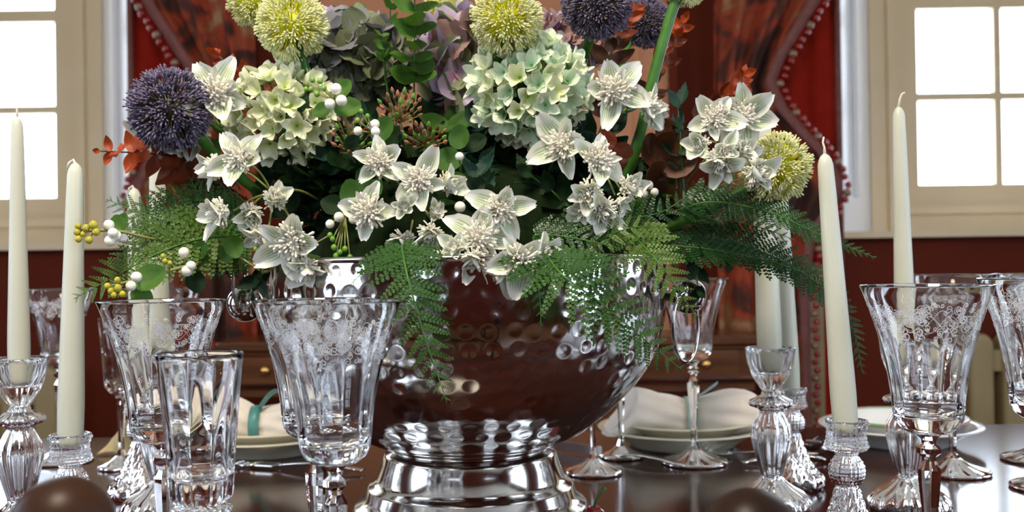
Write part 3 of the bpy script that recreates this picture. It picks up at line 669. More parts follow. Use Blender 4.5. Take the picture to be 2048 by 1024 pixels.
# ------------------------------------------------------------------ plates, napkins, cutlery
def plate_mesh(name, r_, h, m_):
    q = MB(); q.lathe([(0, .002), (r_ * .55, .002), (r_ * .56, 0), (r_ * .6, 0), (r_ * .62, .003), (r_ * .72, h * .45), (r_ * .9, h * .86), (r_ * .995, h - .001), (r_, h), (r_ * .985, h + .0012), (r_ * .88, h * .93 + .002), (r_ * .7, h * .5 + .003), (r_ * .6, .007), (0, .006)], 96); return q.mesh(name, m_)
def plates(px, d, r1, r2, la, lb, m1='china', m2='china', patt=False):
    x = X(px, d)
    t1 = tag(ob('dinner_plate', plate_mesh('dinner_plate', r1, .028, m1), None, Matrix.Translation((x, d, TZ + .0003))), la, 'plate')
    t2 = thing('side_plate', lb, 'plate', (x, d, TZ + .0085))
    ob('dish', plate_mesh('dish', r2, .030, m2), t2)
    if patt:
        q = MB(); q.lathe([(r2 * .88, .0301), (r2 * .93, .0310), (r2 * .985, .0316), (r2 * 1.003, .0300), (r2 * .995, .0285), (r2 * .9, .0255)], 96); q.build('painted_border', 'pattern', t2, label='red and green painted border')
    return x
plates(1365, 1.48, .125, .108, 'cream dinner plate at the bottom of the right stack beneath the ribboned napkin', 'smaller cream plate on the dinner plate under the right napkin')
plates(535, 1.48, .125, .108, 'cream dinner plate at the bottom of the left stack behind the goblets', 'smaller cream plate on the dinner plate under the left napkin')
plates(1800, 1.47, .115, .095, 'white plate behind the leaning candle at right', 'plate with red and green painted border stacked on the white plate', 'chinaw', 'chinaw', True)
def napkin(px, d, L_, zb, hts, gather, label, rib, loopdir, lpy):
    x = X(px, d); t = thing('napkin', label, 'napkin', (x, d, zb))
    v = []; f = []; NS, NA = 60, 48
    for i in range(NS + 1):
        u = -1 + 2 * i / NS; hh = float(np.interp(u, [p[0] for p in hts], [p[1] for p in hts])); cap = math.sqrt(max(0.02, 1 - abs(u) ** 10))
        g = abs(u - gather); wd = .018 + .035 * min(1, g * 1.3)
        for k in range(NA):
            a = 2 * PI * k / NA; fold = 1 + .07 * math.sin(a * 5 + u * 4) * min(1, g * 3 + .2) + .05 * math.sin(a * 9 - u * 7) + .08 * noise.noise((u * 3, a, px * .01))
            v.append((u * L_, wd * cap * math.cos(a) * fold, hh * .5 * (1 - .0) + hh * .5 * cap * math.sin(a) * (fold if math.sin(a) > 0 else 1)))
    for i in range(NS):
        for k in range(NA): f.append((i * NA + k, (i + 1) * NA + k, (i + 1) * NA + (k + 1) % NA, i * NA + (k + 1) % NA))
    f.append(tuple(range(NA))); f.append(tuple(NS * NA + k for k in range(NA))[::-1])
    ob('cloth', mk('cloth', v, f, 'napkin'), t)
    gx = gather * L_; hh = float(np.interp(gather, [p[0] for p in hts], [p[1] for p in hts]))
    q = MB(); v = []; f = []
    for k in range(41):
        a = 2 * PI * k / 40
        for dx in (-.0075, .0075): v.append((gx + dx, .0255 * math.cos(a), hh * .5 + (hh * .5 + .003) * math.sin(a)))
    for k in range(40): f.append((2 * k, 2 * k + 1, 2 * k + 3, 2 * k + 2))
    o = ob('ribbon', mk('ribbon', v, f, rib), t); sm = o.modifiers.new('s', 'SOLIDIFY'); sm.thickness = .0012
    pts = loopdir(gx, hh); v = []; f = []
    for p in smooth_path(pts, 8): v += [(p.x, p.y - .006, p.z + .003), (p.x, p.y + .006, p.z - .003)]
    for k in range(len(v) // 2 - 1): f.append((2 * k, 2 * k + 1, 2 * k + 3, 2 * k + 2))
    o = ob('ribbon_bow', mk('ribbon_bow', v, f, rib), t); sm = o.modifiers.new('s', 'SOLIDIFY'); sm.thickness = .0012
napkin(1365, 1.46, .117, TZ + .0165, [(-1, .012), (-.8, .035), (-.6, .072), (-.25, .062), (.05, .052), (.4, .060), (.8, .068), (1, .066)], .10, 'ivory linen napkin tied with pale teal ribbon on the right plate stack', 'palet', lambda gx, hh: [(gx, -.01, hh), (gx + .015, -.012, hh + .008), (gx + .038, -.012, hh + .024)], 750)
napkin(520, 1.46, .105, TZ + .0165, [(-1, .030), (-.75, .075), (-.5, .078), (-.25, .062), (0, .048), (.3, .056), (.7, .068), (1, .05)], -.03, 'ivory linen napkin tied with a teal ribbon on the left plate stack', 'teal', lambda gx, hh: [(gx + .006, -.012, hh), (gx + .02, -.016, hh + .018), (gx + .032, -.016, hh + .026), (gx + .045, -.01, hh + .022), (gx + .048, -.004, hh + .004)], 770)
# gold folded cloth at left
a_, b_, c_ = P(192, 905, 1.46), P(262, 842, 1.48), P(330, 895, 1.46)
a_.z = TZ + .002; c_.z = TZ + .002
v = []; f = []; n_ = 16
e_ = (b_ + Vector((.0, .03, -.02)))
mb = MB()
for i in range(n_ + 1):
    for j in range(n_ + 1):
        u, w_ = i / n_, j / n_
        p = a_.lerp(c_, u).lerp(b_, w_ * (1 - .0)); p = p + Vector((0, .012 * math.sin(u * 9 + w_ * 4), .004 * math.sin(u * 14) * w_)); v.append(p)
for i in range(n_):
    for j in range(n_): k = i * (n_ + 1) + j; f.append((k, k + 1, k + n_ + 2, k + n_ + 1))
ctr = Vector(((a_.x + c_.x) / 2, a_.y, TZ)); o = ob('folded_cloth', mk('folded_cloth', [q_ - ctr for q_ in v], f, 'goldcloth'), None, Matrix.Translation(ctr)); sm = o.modifiers.new('s', 'SOLIDIFY'); sm.thickness = .003
tag(o, 'peaked old-gold folded cloth behind the small wine glass at left', 'napkin')
def utensil(kind, px, d, ang, label, scale=1):
    t = thing(kind, label, kind, (X(px, d), d, TZ + .0004), ang)
    q = MB(); hz_ = lambda u: .003 + .010 * math.sin(max(0, min(1, u)) * PI) * .6
    pts = [(0, -.10 + .13 * u, hz_(u)) for u in np.linspace(0, 1, 10)]
    v = []; f = []
    for i, p in enumerate(pts):
        wv = .007 - .0045 * (i / 9); v += [(p[0] - wv, p[1], p[2]), (p[0] + wv, p[1], p[2]), (p[0] + wv, p[1], p[2] + .002), (p[0] - wv, p[1], p[2] + .002)]
    for i in range(9):
        for k in range(4): f.append((4 * i + k, 4 * i + (k + 1) % 4, 4 * i + 4 + (k + 1) % 4, 4 * i + 4 + k))
    f += [(0, 1, 2, 3)[::-1], (36, 37, 38, 39)]; q.add(v, f); q.build('handle', 'cutlery', t)
    q = MB()
    if kind == 'spoon':
        v = []; f = []
        for i in range(9):
            for k in range(24):
                a = 2 * PI * k / 24; rr = i / 8; v.append((.019 * rr * math.sin(a), .030 + .030 + .031 * rr * math.cos(a), .004 + .008 * rr * rr))
        for i in range(8):
            for k in range(24): f.append((i * 24 + k, i * 24 + (k + 1) % 24, i * 24 + 24 + (k + 1) % 24, i * 24 + 24 + k))
        q.add(v, f); o = q.build('spoon_bowl', 'cutlery', t); sm = o.modifiers.new('s', 'SOLIDIFY'); sm.thickness = .0012
    elif kind == 'fork':
        q.box(-.011, .011, .029, .055, .004, .0058); q.build('fork_head', 'cutlery', t, False)
        for k in range(4):
            q = MB(); xx = -.009 + .006 * k; q.tube([(xx, .054, .005), (xx, .075, .003), (xx, .095, .007)], [.0017, .0015, .0007], 6); q.build('tine', 'cutlery', t)
    else:
        q.box(-.001, .001, .03, .12, .002, .016); q.build('blade', 'cutlery', t, False)
utensil('spoon', 1610, 1.36, -1.2, 'silver spoon with gleaming bowl at right, beside the leaning candle')
utensil('fork', 1590, 1.42, -.75, 'silver fork lying behind the crystal candlesticks at right')
utensil('fork', 1500, 1.375, 1.2, 'silver fork at right end of the right plate stack')
utensil('knife', 1240, 1.37, .9, 'silver knife by the left end of the right plate stack')
utensil('fork', 590, 1.34, 1.25, 'silver fork below the left plate stack behind the goblet pair')
# cherry
cp = P(1188, 1030, 1.02); t = thing('cherry', 'dark red cherry with green stem beside the foot of the steel bowl', 'cherry', (X(1187, 1.01), 1.01, TZ))
rch = P(1187, 1010, 1.01).z - TZ; q = MB(); r_ = .0132
q.lathe([(0, .0), (r_ * .6, .003), (r_, r_), (r_ * .9, r_ * 1.6), (r_ * .45, r_ * 1.95), (r_ * .15, r_ * 1.85), (0, r_ * 1.8)], 28); q.build('fruit', 'cherry', t)
q = MB(); q.tube([(0, 0, r_ * 1.8), (.003, 0, r_ * 1.8 + .008), (.009, 0, r_ * 1.8 + .017), (.0125, 0, r_ * 1.8 + .021)], [.0012, .0011, .0013, .0024], 8); q.build('stalk', 'stem', t)
# ================================================================== FLOWERS
def basis(n, roll=0, up=None):
    n = Vector(n).normalized(); a = Vector((0, 0, 1)) if abs(n.z) < .95 else Vector((0, 1, 0))
    x_ = a.cross(n).normalized(); y_ = n.cross(x_)
    M_ = Matrix((x_, y_, n)).transposed().to_4x4()
    return M_ @ Matrix.Rotation(roll, 4, 'Z')
def TRS(loc, n, roll, s):
    return Matrix.Translation(loc) @ basis(n, roll) @ Matrix.Scale(s, 4)
def petal_mesh(name, m_, W=.30, curl=.25, cup=.25, tip=.0, base=.12, n=8, seed=0, notch=0, rough=0):
    """unit petal along +X, face +Z"""
    rg = random.Random(seed); v = []; uv = []; f = []; na = 6
    for i in range(n + 1):
        t_ = i / n
        wv = W * (base + (1 - base) * math.sin(PI * min(1, t_ * .92 + .04) ** .85) ** .75) * (1 - tip * t_ ** 4)
        if i == n: wv = W * (.42 if base > .15 and tip < .1 else .30 if tip < .1 else .12 if tip < .5 else .03)
        for j in range(na + 1):
            s_ = j / na * 2 - 1
            x_ = t_ + (notch * abs(s_) if i == n else 0) + (rough * rg.uniform(-1, 1) if i >= n - 2 else 0)
            z_ = curl * t_ * t_ * (1 if curl else 0) + cup * wv * s_ * s_ * 1.6 + .02 * math.sin(s_ * 5 + seed) * t_ + rg.uniform(-.008, .008)
            v.append((x_, s_ * wv, z_)); uv.append((.5 + .5 * s_, t_))
    for i in range(n):
        for j in range(na): a = i * (na + 1) + j; f.append((a, a + na + 1, a + na + 2, a + 1))
    return mk(name, v, f, m_, uvs=uv)
def stamen_mesh(seed, n=150, R_=.42, m_='stamen', spread=.95):
    rg = random.Random(seed); q = MB(); q.sphere((0, 0, .04), .24, 10, 6)
    for k in range(n):
        z_ = 1 - spread * (k + .5) / n; a = k * 2.39996 + rg.uniform(-.3, .3); r_ = math.sqrt(max(0, 1 - z_ * z_))
        d_ = Vector((r_ * math.cos(a), r_ * math.sin(a), z_ * 1.0)).normalized(); L_ = R_ * rg.uniform(.7, 1.12); e = Vector((rg.uniform(-1, 1), rg.uniform(-1, 1), rg.uniform(-1, 1))) * .05
        q.tube([d_ * .06, d_ * L_ * .6 + e, d_ * L_ + e * 1.5, d_ * (L_ + .035) + e * 1.5], [.022, .018, .040, .018], 4)
    return q.mesh('stamens', m_)
STAM = [stamen_mesh(i, R_=.46 + .03 * i) for i in range(3)] + [stamen_mesh(9, 110, .30, spread=.8)]
PET = [petal_mesh('petal', 'vein', W=.36 + .04 * (i % 2), curl=[-.12, .12, .28][i % 3], cup=.34, tip=.0, seed=i, rough=.045) for i in range(6)]
PET_IN = [petal_mesh('inner_petal', 'vein2', W=.20, curl=.25, cup=.5, tip=.4, seed=20 + i, rough=.02) for i in range(3)]
def blossom(par, loc, n, size, style=0, seed=0, npet=5):
    """loc in world; par only translated"""
    rg = random.Random(seed); M_ = TRS(Vector(loc) - par.location, n, rg.uniform(0, 6.28), size)
    b_ = ob('blossom', STAM[rg.randrange(3)] if style != 2 else STAM[3], par, M_)
    tl = {0: .20, 1: .75, 2: .55}[style]
    for k in range(npet):
        a = 2 * PI * k / npet + rg.uniform(-.2, .2); s_ = rg.uniform(.74, 1.14) * (1 if style != 2 else .8)
        ob('petal', PET[rg.randrange(6)], b_, Matrix.Rotation(a, 4, 'Z') @ Matrix.Translation((.04, 0, -.03 + .01 * (k % 2))) @ Matrix.Rotation(-(tl + rg.uniform(-.28, .32)), 4, 'Y') @ Matrix.Rotation(rg.uniform(-.3, .3), 4, 'X') @ Matrix.Diagonal((s_, s_ * rg.uniform(.72, 1.0), s_, 1)))
    for k in range({0: 4, 1: 6, 2: 8}[style]):
        a = 2 * PI * (k + .5) / 5 + rg.uniform(-.3, .3)
        ob('inner_petal', PET_IN[rg.randrange(3)], b_, Matrix.Rotation(a, 4, 'Z') @ Matrix.Rotation(-(tl + .25 + rg.uniform(-.1, .2)), 4, 'Y') @ Matrix.Scale(.68 * rg.uniform(.8, 1.15), 4))
    return b_
def face(fx, fz, tow=1.0): return Vector((fx, -tow, fz))
BASE = lambda px: Vector((P(px, 500, 1.0).x * .35 + BC.x * .65, 1.03, BC.z + .24))
def spray(label, node, stems_from, items, name='blossom_spray'):
    nd = P(*node); st = P(*stems_from)
    t = thing(name, label, 'flowers', st, group=None)
    q = MB(); q.tube(smooth_path([st, st.lerp(nd, .5) + Vector((0, .004, .006)), nd], 5), .0013, 6)
    for it in items:
        px, py, d, s_, fx, fz = it[:6]; c = P(px, py, d); n = face(fx, fz).normalized()
        bk = c - n * .010; md = nd.lerp(bk, .55) + Vector((0, .006, .004))
        q.tube(smooth_path([nd, md, bk], 4), .0010, 5)
    q.build('stem', 'stemy', t, world=True)
    for k, it in enumerate(items):
        px, py, d, s_, fx, fz = it[:6]; sty = it[6] if len(it) > 6 else 0
        blossom(t, P(px, py, d), face(fx, fz), s_ * d / FPX, sty, seed=int(px * 7 + py), npet=it[7] if len(it) > 7 else 5)
spray('drooping spray of veined white blossoms hanging at lower left, over the fern', (545, 385, .93), (640, 400, 1.0), [
    (482, 318, .885, 66, -.15, .15), (438, 335, .90, 52, -1.6, -.2, 1), (447, 425, .88, 60, -1.1, -.25, 1), (500, 425, .895, 50, .3, -.6, 1),
    (548, 400, .90, 48, .5, .4, 1), (525, 468, .89, 52, -.6, -.9, 1), (588, 482, .865, 82, -.1, -.25, 0), (614, 528, .87, 52, .1, -1.4, 1)])
spray('cluster of veined white blossoms with frilly centres in the middle of the bouquet', (830, 420, .93), (880, 400, 1.0), [
    (760, 325, .865, 62, .05, .1), (838, 362, .855, 64, .1, .1), (738, 424, .85, 72, -.15, .05, 0, 4), (808, 412, .845, 46, .1, 0, 2),
    (888, 368, .885, 48, 1.4, .2, 1), (868, 425, .86, 42, .6, .2, 2), (812, 478, .86, 55, -.5, -.9, 1), (862, 460, .85, 50, -.2, -1.0, 1)])
spray('white veined blossoms resting on the front rim of the steel bowl', (915, 440, .91), (960, 380, 1.0), [
    (1000, 418, .85, 66, .1, -.1), (912, 492, .835, 52, -.1, .1, 2), (955, 478, .845, 72, .35, .35), (885, 512, .835, 44, -.5, -.6, 2),
    (945, 515, .832, 58, .0, -.8, 1), (1040, 520, .825, 70, .25, -.1), (1005, 528, .83, 48, -.3, -.7, 1), (1078, 508, .84, 52, 1.0, .15, 1)])
spray('nodding white blossoms at right of centre below the mint hydrangea', (1200, 330, .94), (1190, 420, 1.02), [
    (1128, 292, .92, 70, -.5, .2), (1192, 322, .88, 72, .55, .25, 0, 4), (1180, 385, .875, 56, -.35, -.3, 1), (1205, 418, .87, 56, .15, -.6, 1),
    (1255, 375, .885, 50, .6, .1, 1), (1240, 402, .88, 40, .5, -.8, 2), (1170, 412, .88, 46, -.6, -.7, 1)])
spray('open white blossom with its pale nodding neighbour at upper right, before the terracotta door', (1255, 215, .95), (1190, 330, 1.02), [
    (1228, 182, .90, 74, -.05, .1), (1292, 210, .91, 52, 1.1, -.1, 1), (1300, 225, .92, 46, .8, -.5, 1)])
spray('white blossom cluster at far right touching the yellow allium', (1440, 290, .97), (1330, 430, 1.02), [
    (1482, 232, .92, 66, .2, .1, 0, 6), (1428, 238, .91, 60, -.2, .2), (1402, 288, .91, 42, -.6, -.1, 1), (1450, 300, .895, 52, .0, -.2, 2),
    (1440, 318, .90, 60, -.2, -.9, 1), (1480, 300, .905, 48, .5, -.2, 1), (1508, 345, .88, 60, .55, -.1, 1)])
spray('white blossoms half hidden behind the purple allium at left', (395, 250, .98), (480, 380, 1.02), [
    (430, 190, .93, 78, .25, .15, 0, 5), (300, 268, .985, 48, -.5, -.5, 1), (345, 292, .965, 48, .1, -1.1, 1), (390, 265, .965, 56, .3, -.8, 1)])
# ---- hydrangeas
def hyd_petals(m_, W, seed, curl=.08, cup=.22, tip=0.):
    if W > .45: W *= 1.12; cup = -.12 + .2 * (seed % 2); curl *= .5
    return petal_mesh('petal', m_, W=W, curl=curl, cup=cup, tip=tip, base=.2, seed=seed, n=9)
def hydrangea(label, px, py, d, rx, rz, petsets, nfl, psize, stem_to, front=-.15, tilt=.45, npet=4, eye='gberry', seed=1, pw=.5, ptip=0., tlr=(.1, .6)):
    rg = random.Random(seed); c = P(px, py, d); k_ = d / FPX; rx *= k_; rz *= k_; ry = (rx + rz) / 2 * .8
    st = P(*stem_to); t = thing('hydrangea', label, 'hydrangea', st)
    q = MB(); q.tube(smooth_path([st, st.lerp(c, .5) + Vector((0, .01, 0)), c], 5), .0028, 8)
    spots = []
    for k in range(nfl * 2):
        z_ = 1 - 2 * (k + .5) / (nfl * 2); a = k * 2.39996; r_ = math.sqrt(1 - z_ * z_); dv = Vector((r_ * math.cos(a), r_ * math.sin(a), z_))
        if dv.y > .35: continue
        spots.append(dv)
        if rg.random() < .35: spots.append(dv * .86)
    q.build('stem', 'stem', t, world=True)
    mb = MB(); mb.sphere((0, 0, 0), .10, 10, 6)
    mb.mi = 1; mb.tube([(0, 0, -.9), (0, 0, -.05)], [.05, .035], 5); mb.v = mb.v
    eyem = mb.mesh('floret', [eye, 'stemy'])
    sets = [[hyd_petals(m_, pw, tip=ptip, seed=seed * 10 + i + 3 * j, curl=[.1, .3, .18][i], cup=[.25, .1, .35][i]) for i in range(3)] for j, m_ in enumerate(petsets)]
    for i, dv in enumerate(spots):
        jr = rg.uniform(.88, 1.06); pos = c + Vector((dv.x * rx, dv.y * ry, dv.z * rz)) * jr
        n = (dv + Vector((rg.uniform(-1, 1), rg.uniform(-1, .2), rg.uniform(-1, 1))) * tilt).normalized()
        s_ = psize * k_ * rg.uniform(.85, 1.12)
        fl = ob('floret', eyem, t, TRS(pos - t.location, n, rg.uniform(0, 6.28), s_)); st_ = sets[rg.randrange(len(sets))]; tl = rg.uniform(*tlr)
        for k in range(npet):
            ob('petal', st_[rg.randrange(3)], fl, Matrix.Rotation(2 * PI * k / npet + rg.uniform(-.15, .15), 4, 'Z') @ Matrix.Translation((.04, 0, .01 * (k % 2))) @ Matrix.Rotation(-(tl + rg.uniform(-.12, .12)), 4, 'Y') @ Matrix.Scale(rg.uniform(.85, 1.1), 4))
    return t
hydrangea('creamy white hydrangea head at upper left beneath the cream allium', 565, 225, .985, 92, 78, ['hyw'], 46, 36, (690, 420, 1.05), seed=3, npet=5, pw=.33, ptip=.25, tlr=(.35, 1.05))
hydrangea('pale mint hydrangea head right of centre', 1062, 178, .965, 102, 92, ['hyb', 'hyb', 'hyw'], 54, 35, (1050, 420, 1.04), seed=4, npet=5, pw=.35, ptip=.2, tlr=(.3, 1.0))
hydrangea('dusky slate-green hydrangea head at upper centre-left', 700, 128, 1.06, 100, 76, ['hyd', 'hyd2'], 30, 50, (780, 420, 1.08), seed=5)
hydrangea('mauve hydrangea head at upper centre', 925, 140, 1.05, 72, 100, ['hym', 'hyg', 'hym2'], 26, 54, (930, 420, 1.08), seed=6)
hydrangea('lilac hydrangea head behind the mint one', 1120, 92, 1.08, 62, 40, ['hym2', 'hym'], 20, 42, (1080, 420, 1.08), seed=7)
hydrangea('blue-violet hydrangea head at the back, behind the dusky one', 690, 62, 1.14, 75, 26, ['hym2', 'hyd2', 'hyg'], 16, 34, (760, 420, 1.1), seed=8)
# ---- alliums
def allium_mesh(seed, stalk, tip, nf=240):
    rg = random.Random(seed); q = MB(); q.sphere((0, 0, 0), .42, 14, 10)
    for k in range(nf):
        z_ = 1 - 2 * (k + .5) / nf; a = k * 2.39996 + rg.uniform(-.12, .12); r_ = math.sqrt(1 - z_ * z_)
        dv = (Vector((r_ * math.cos(a), r_ * math.sin(a), z_)) + Vector((rg.uniform(-.06, .06), rg.uniform(-.06, .06), rg.uniform(-.06, .06)))).normalized()
        L_ = rg.uniform(.66, .84); q.mi = 0; q.tube([dv * .35, dv * L_], [.018, .024], 3)
        B_ = basis(dv, rg.uniform(0, 6)); np_ = 6; q.mi = 1
        for j in range(np_):
            b2 = 2 * PI * j / np_; o_ = (B_ @ Vector((math.cos(b2), math.sin(b2), 0))) * rg.uniform(.07, .11)
            e = dv * (L_ + rg.uniform(.12, .20)) + o_
            q.tube([dv * (L_ - .03), dv * (L_ + .05) + o_ * .55, e, e + dv * .03 + o_ * .1], [.016, .014, .026, .008], 4)
    return q.mesh('flower_head', [stalk, tip])
AY = [allium_mesh(1, 'yal', 'yaltip', 190), allium_mesh(2, 'yal', 'yaltip', 170)]; AP = [allium_mesh(3, 'pal', 'paltip', 260)]
def allium(label, px, py, d, r_, path, me, seed=0, srad=.0055):
    c = P(px, py, d); st = P(*path[-1]); t = thing('allium', label, 'allium', st)
    q = MB(); q.tube(smooth_path([c] + [P(*p) for p in path], 6), srad * .9, 12); q.build('stem', 'stem', t, world=True)
    ob('flower_head', me, t, TRS(c - st, (rnd.uniform(-1, 1), -1, rnd.uniform(-1, 1)), seed, r_ * d / FPX), kind='stuff')
allium('purple globe allium at far left above the orange leaves', 341, 218, .92, 86, [(395, 270, .93), (445, 325, .96), (560, 420, 1.02)], AP[0], 1)
allium('cream-tipped yellow-green allium at upper left, fully round', 583, 50, .97, 76, [(605, 120, .98), (640, 250, 1.0), (700, 420, 1.03)], AY[0], 2)
allium('yellow-green allium cropped by the top edge behind the upper left one', 508, 2, 1.08, 56, [(560, 120, 1.08), (640, 300, 1.07), (720, 420, 1.06)], AY[1], 3)
allium('small yellow allium at top centre far behind the others', 888, 28, 1.22, 50, [(885, 120, 1.2), (880, 420, 1.1)], AY[1], 4, .004)
allium('yellow-green allium at top centre above the mint hydrangea', 1014, 40, .93, 76, [(998, 108, .94), (984, 150, 1.0), (962, 250, 1.01), (956, 420, 1.02)], AY[0], 5)
allium('nearer purple allium at upper right, cropped by the top edge', 1194, 8, .96, 74, [(1178, 80, .98), (1160, 150, 1.02), (1120, 420, 1.05)], AP[0], 2.2)
allium('farther purple allium right of its twin at the top edge', 1292, 45, 1.06, 52, [(1255, 95, 1.06), (1232, 180, 1.06), (1150, 420, 1.05)], AP[0], 4.1, .004)
allium('pale allium at top right showing only its underside above a long green stem', 1372, -36, .96, 52, [(1345, 20, .96), (1308, 150, .965), (1262, 330, .98), (1200, 450, 1.03)], AY[1], .7, .0058)
allium('yellow-green allium at far right behind the white blossoms', 1552, 336, .95, 74, [(1500, 375, .96), (1440, 405, .97), (1310, 470, 1.0)], AY[0], 3.3, .0062)
# ---- ferns
def pinna_mesh(m_, seed, npair=11):
    rg = random.Random(seed); v = []; f = []
    def leaf(o_, d_, L_, W_):
        d_ = d_.normalized(); s_ = Vector((-d_.y, d_.x, 0)); z_ = Vector((0, 0, rg.uniform(-.1, .45)))
        k = len(v); 
        for a, b_, h in ((0, 0, 0), (.25, .42, .3), (.5, .30, .5), (.68, .48, .4), (1, .10, .0), (1, -.10, .0), (.68, -.48, .4), (.5, -.30, .5), (.25, -.42, .3)):
            v.append(o_ + d_ * (a * L_) + s_ * (b_ * W_) + z_ * (h * L_))
        v.append(o_ + d_ * (.5 * L_))
        for i in range(9): f.append((k + 9, k + i, k + (i + 1) % 9))
    for i in range(npair):
        t_ = (i + .4) / npair; L_ = .20 * (1 - t_ * .66) * (1 if i else .8) * rg.uniform(.9, 1.1)
        for s_ in (-1, 1):
            leaf(Vector((t_ + .02 * s_, 0, 0)), Vector((.55, s_, 0)), L_, .145 * (1 - .35 * t_))
    leaf(Vector((.95, 0, 0)), Vector((1, 0, 0)), .12, .05)
    w_ = .012
    k = len(v); v += [Vector((0, -w_, 0)), Vector((0, w_, 0)), Vector((1, w_ * .4, 0)), Vector((1, -w_ * .4, 0)), Vector((0, 0, .015)), Vector((1, 0, .006))]
    f += [(k, k + 4, k + 5, k + 3), (k + 4, k + 1, k + 2, k + 5)]
    return mk('pinna', v, f, m_, smooth=False)
PIN = {m_: [pinna_mesh(m_, 5 + i, 7 + i) for i in range(3)] for m_ in ('fern', 'fernd', 'ferny')}
def fern(label, pts, plen, m_='fern', n=17, nrm=(0, -1, .15), start=.08, seed=0, taper=1.0, asp=1.0, droop=.0):
    rg = random.Random(seed + len(label)); W_ = smooth_path([P(*p) for p in pts], 10); base = W_[0]
    t = thing('fern_frond', label, 'fern', base)
    L_ = [0]
    for a, b_ in zip(W_, W_[1:]): L_.append(L_[-1] + (b_ - a).length)
    tot = L_[-1]; d0 = pts[0][2]; q = MB()
    q.tube(W_, [.0012 * (1 - .75 * l / tot) for l in L_], 6); q.build('rachis', 'stem', t, world=True)
    N_ = Vector(nrm).normalized(); la = np.array(L_)
    def at(s_): return Vector([float(np.interp(s_, la, [p[k] for p in W_])) for k in range(3)])
    for i in range(n):
        u = start + (1 - start) * (i + .3) / n
        for sd in (-1, 1):
            uu = min(.995, u + (.25 if sd > 0 else 0) / n); p = at(uu * tot); tg = (at(min(tot, uu * tot + .004)) - at(uu * tot - .004)).normalized()
            side = N_.cross(tg).normalized() * sd
            dr = (side * 1.0 + tg * (.42 + .5 * uu) + Vector((rg.uniform(-.08, .08), rg.uniform(-.25, .2), rg.uniform(-.14, .1) - droop))).normalized()
            zn = (N_ + side * rg.uniform(-.15, .25)); zn = (zn - dr * zn.dot(dr)).normalized(); yn = zn.cross(dr)
            env = (min(1, .55 + uu * 3) * (1 - uu) ** .62 * 1.12) ** taper
            s_ = max(.12, env) * plen * d0 / FPX * rg.uniform(.9, 1.08)
            M_ = Matrix((dr, yn, zn)).transposed().to_4x4()
            ob('pinna', PIN[m_][rg.randrange(3)], t, Matrix.Translation(p - base) @ M_ @ Matrix.Diagonal((s_, s_ * asp, s_, 1)))
fern('green fern frond hanging straight down over the left front of the steel bowl', [(800, 470, .86), (812, 540, .805), (845, 660, .80), (872, 740, .80), (894, 806, .80)], 92, 'fern', 16, (.1, -1, .2))
fern('broad fern frond trailing right across the steel bowl towards the ring handle', [(1075, 480, .87), (1120, 545, .80), (1200, 605, .80), (1290, 680, .815), (1366, 742, .83)], 112, 'fern', 17, (.1, -1, .25))
fern('light green fern frond hanging over the right rim of the bowl', [(1225, 440, .93), (1275, 480, .87), (1325, 535, .84), (1362, 590, .845), (1400, 638, .85)], 82, 'ferny', 15, (.1, -1, .3))
fern('short fern frond drooping beside the lowest white blossom', [(1060, 500, .86), (1072, 545, .82), (1080, 600, .82), (1082, 655, .82)], 40, 'fern', 11, (.1, -1, .1))
fern('dark fern frond reaching far right and ending past the leaning candle', [(1330, 430, .98), (1420, 404, .96), (1540, 425, .93), (1640, 470, .92), (1752, 516, .91)], 66, 'fernd', 30, (.1, -.75, .7), asp=1.35)
fern('dark fern frond bending down behind the leaning candle', [(1340, 470, 1.0), (1450, 480, .98), (1570, 525, .97), (1660, 590, .96), (1705, 660, .96), (1726, 748, .96)], 68, 'fernd', 34, (0, -.8, .6), asp=1.35)
fern('dark fern frond rising behind the far right white blossoms', [(1290, 470, 1.02), (1370, 410, 1.02), (1440, 372, 1.02), (1520, 345, 1.03)], 60, 'fernd', 14, (0, -.8, .6))
fern('low dark fern frond at right of the bowl rim', [(1240, 480, 1.0), (1340, 490, .97), (1430, 500, .96), (1530, 520, .96), (1610, 545, .96)], 66, 'fernd', 24, (0, -.7, .7), asp=1.3)
fern('dark fern frond spreading below the nodding white blossoms', [(1080, 500, .93), (1150, 462, .90), (1230, 440, .90), (1320, 425, .91), (1390, 380, .93)], 78, 'fernd', 15, (0, -.9, .4))
fern('feathery fern frond lying over the bowl rim below the nodding blossoms', [(1020, 480, .92), (1090, 470, .88), (1170, 480, .86), (1250, 500, .86)], 60, 'fernd', 13, (0, -.9, .5))
fern('pale fern frond curving up through the right side of the rim', [(1150, 520, .92), (1200, 480, .87), (1265, 455, .86), (1335, 455, .87)], 55, 'ferny', 12, (0, -.9, .4))
fern('long fern frond drooping to a point at far left below the yellow berries', [(480, 470, .96), (400, 478, .92), (320, 505, .90), (235, 550, .89), (147, 598, .88)], 92, 'ferny', 18, (0, -1, .3))
fern('green fern frond reaching left towards the white shutter', [(500, 480, .98), (420, 455, .94), (330, 440, .93), (265, 420, .93), (212, 398, .93)], 80, 'fern', 17, (0, -.9, .4))
fern('fern frond rising under the orange leaves at left', [(500, 470, 1.0), (440, 430, .96), (400, 390, .95), (378, 352, .95)], 62, 'fern', 12, (0, -1, .3))
fern('fern frond low at left behind the berry sprig', [(490, 500, .97), (410, 520, .94), (340, 520, .93), (270, 500, .92)], 64, 'fernd', 14, (0, -.9, .4))
fern('fern frond at left crossing the candle pair', [(500, 450, 1.0), (420, 415, .98), (350, 405, .97), (285, 425, .96), (235, 470, .95)], 66, 'fern', 15, (0, -.9, .5))
fern('dark fern frond lying along the left front rim', [(860, 500, .90), (800, 515, .85), (740, 535, .83), (700, 570, .82)], 60, 'fern', 11, (0, -1, .4))
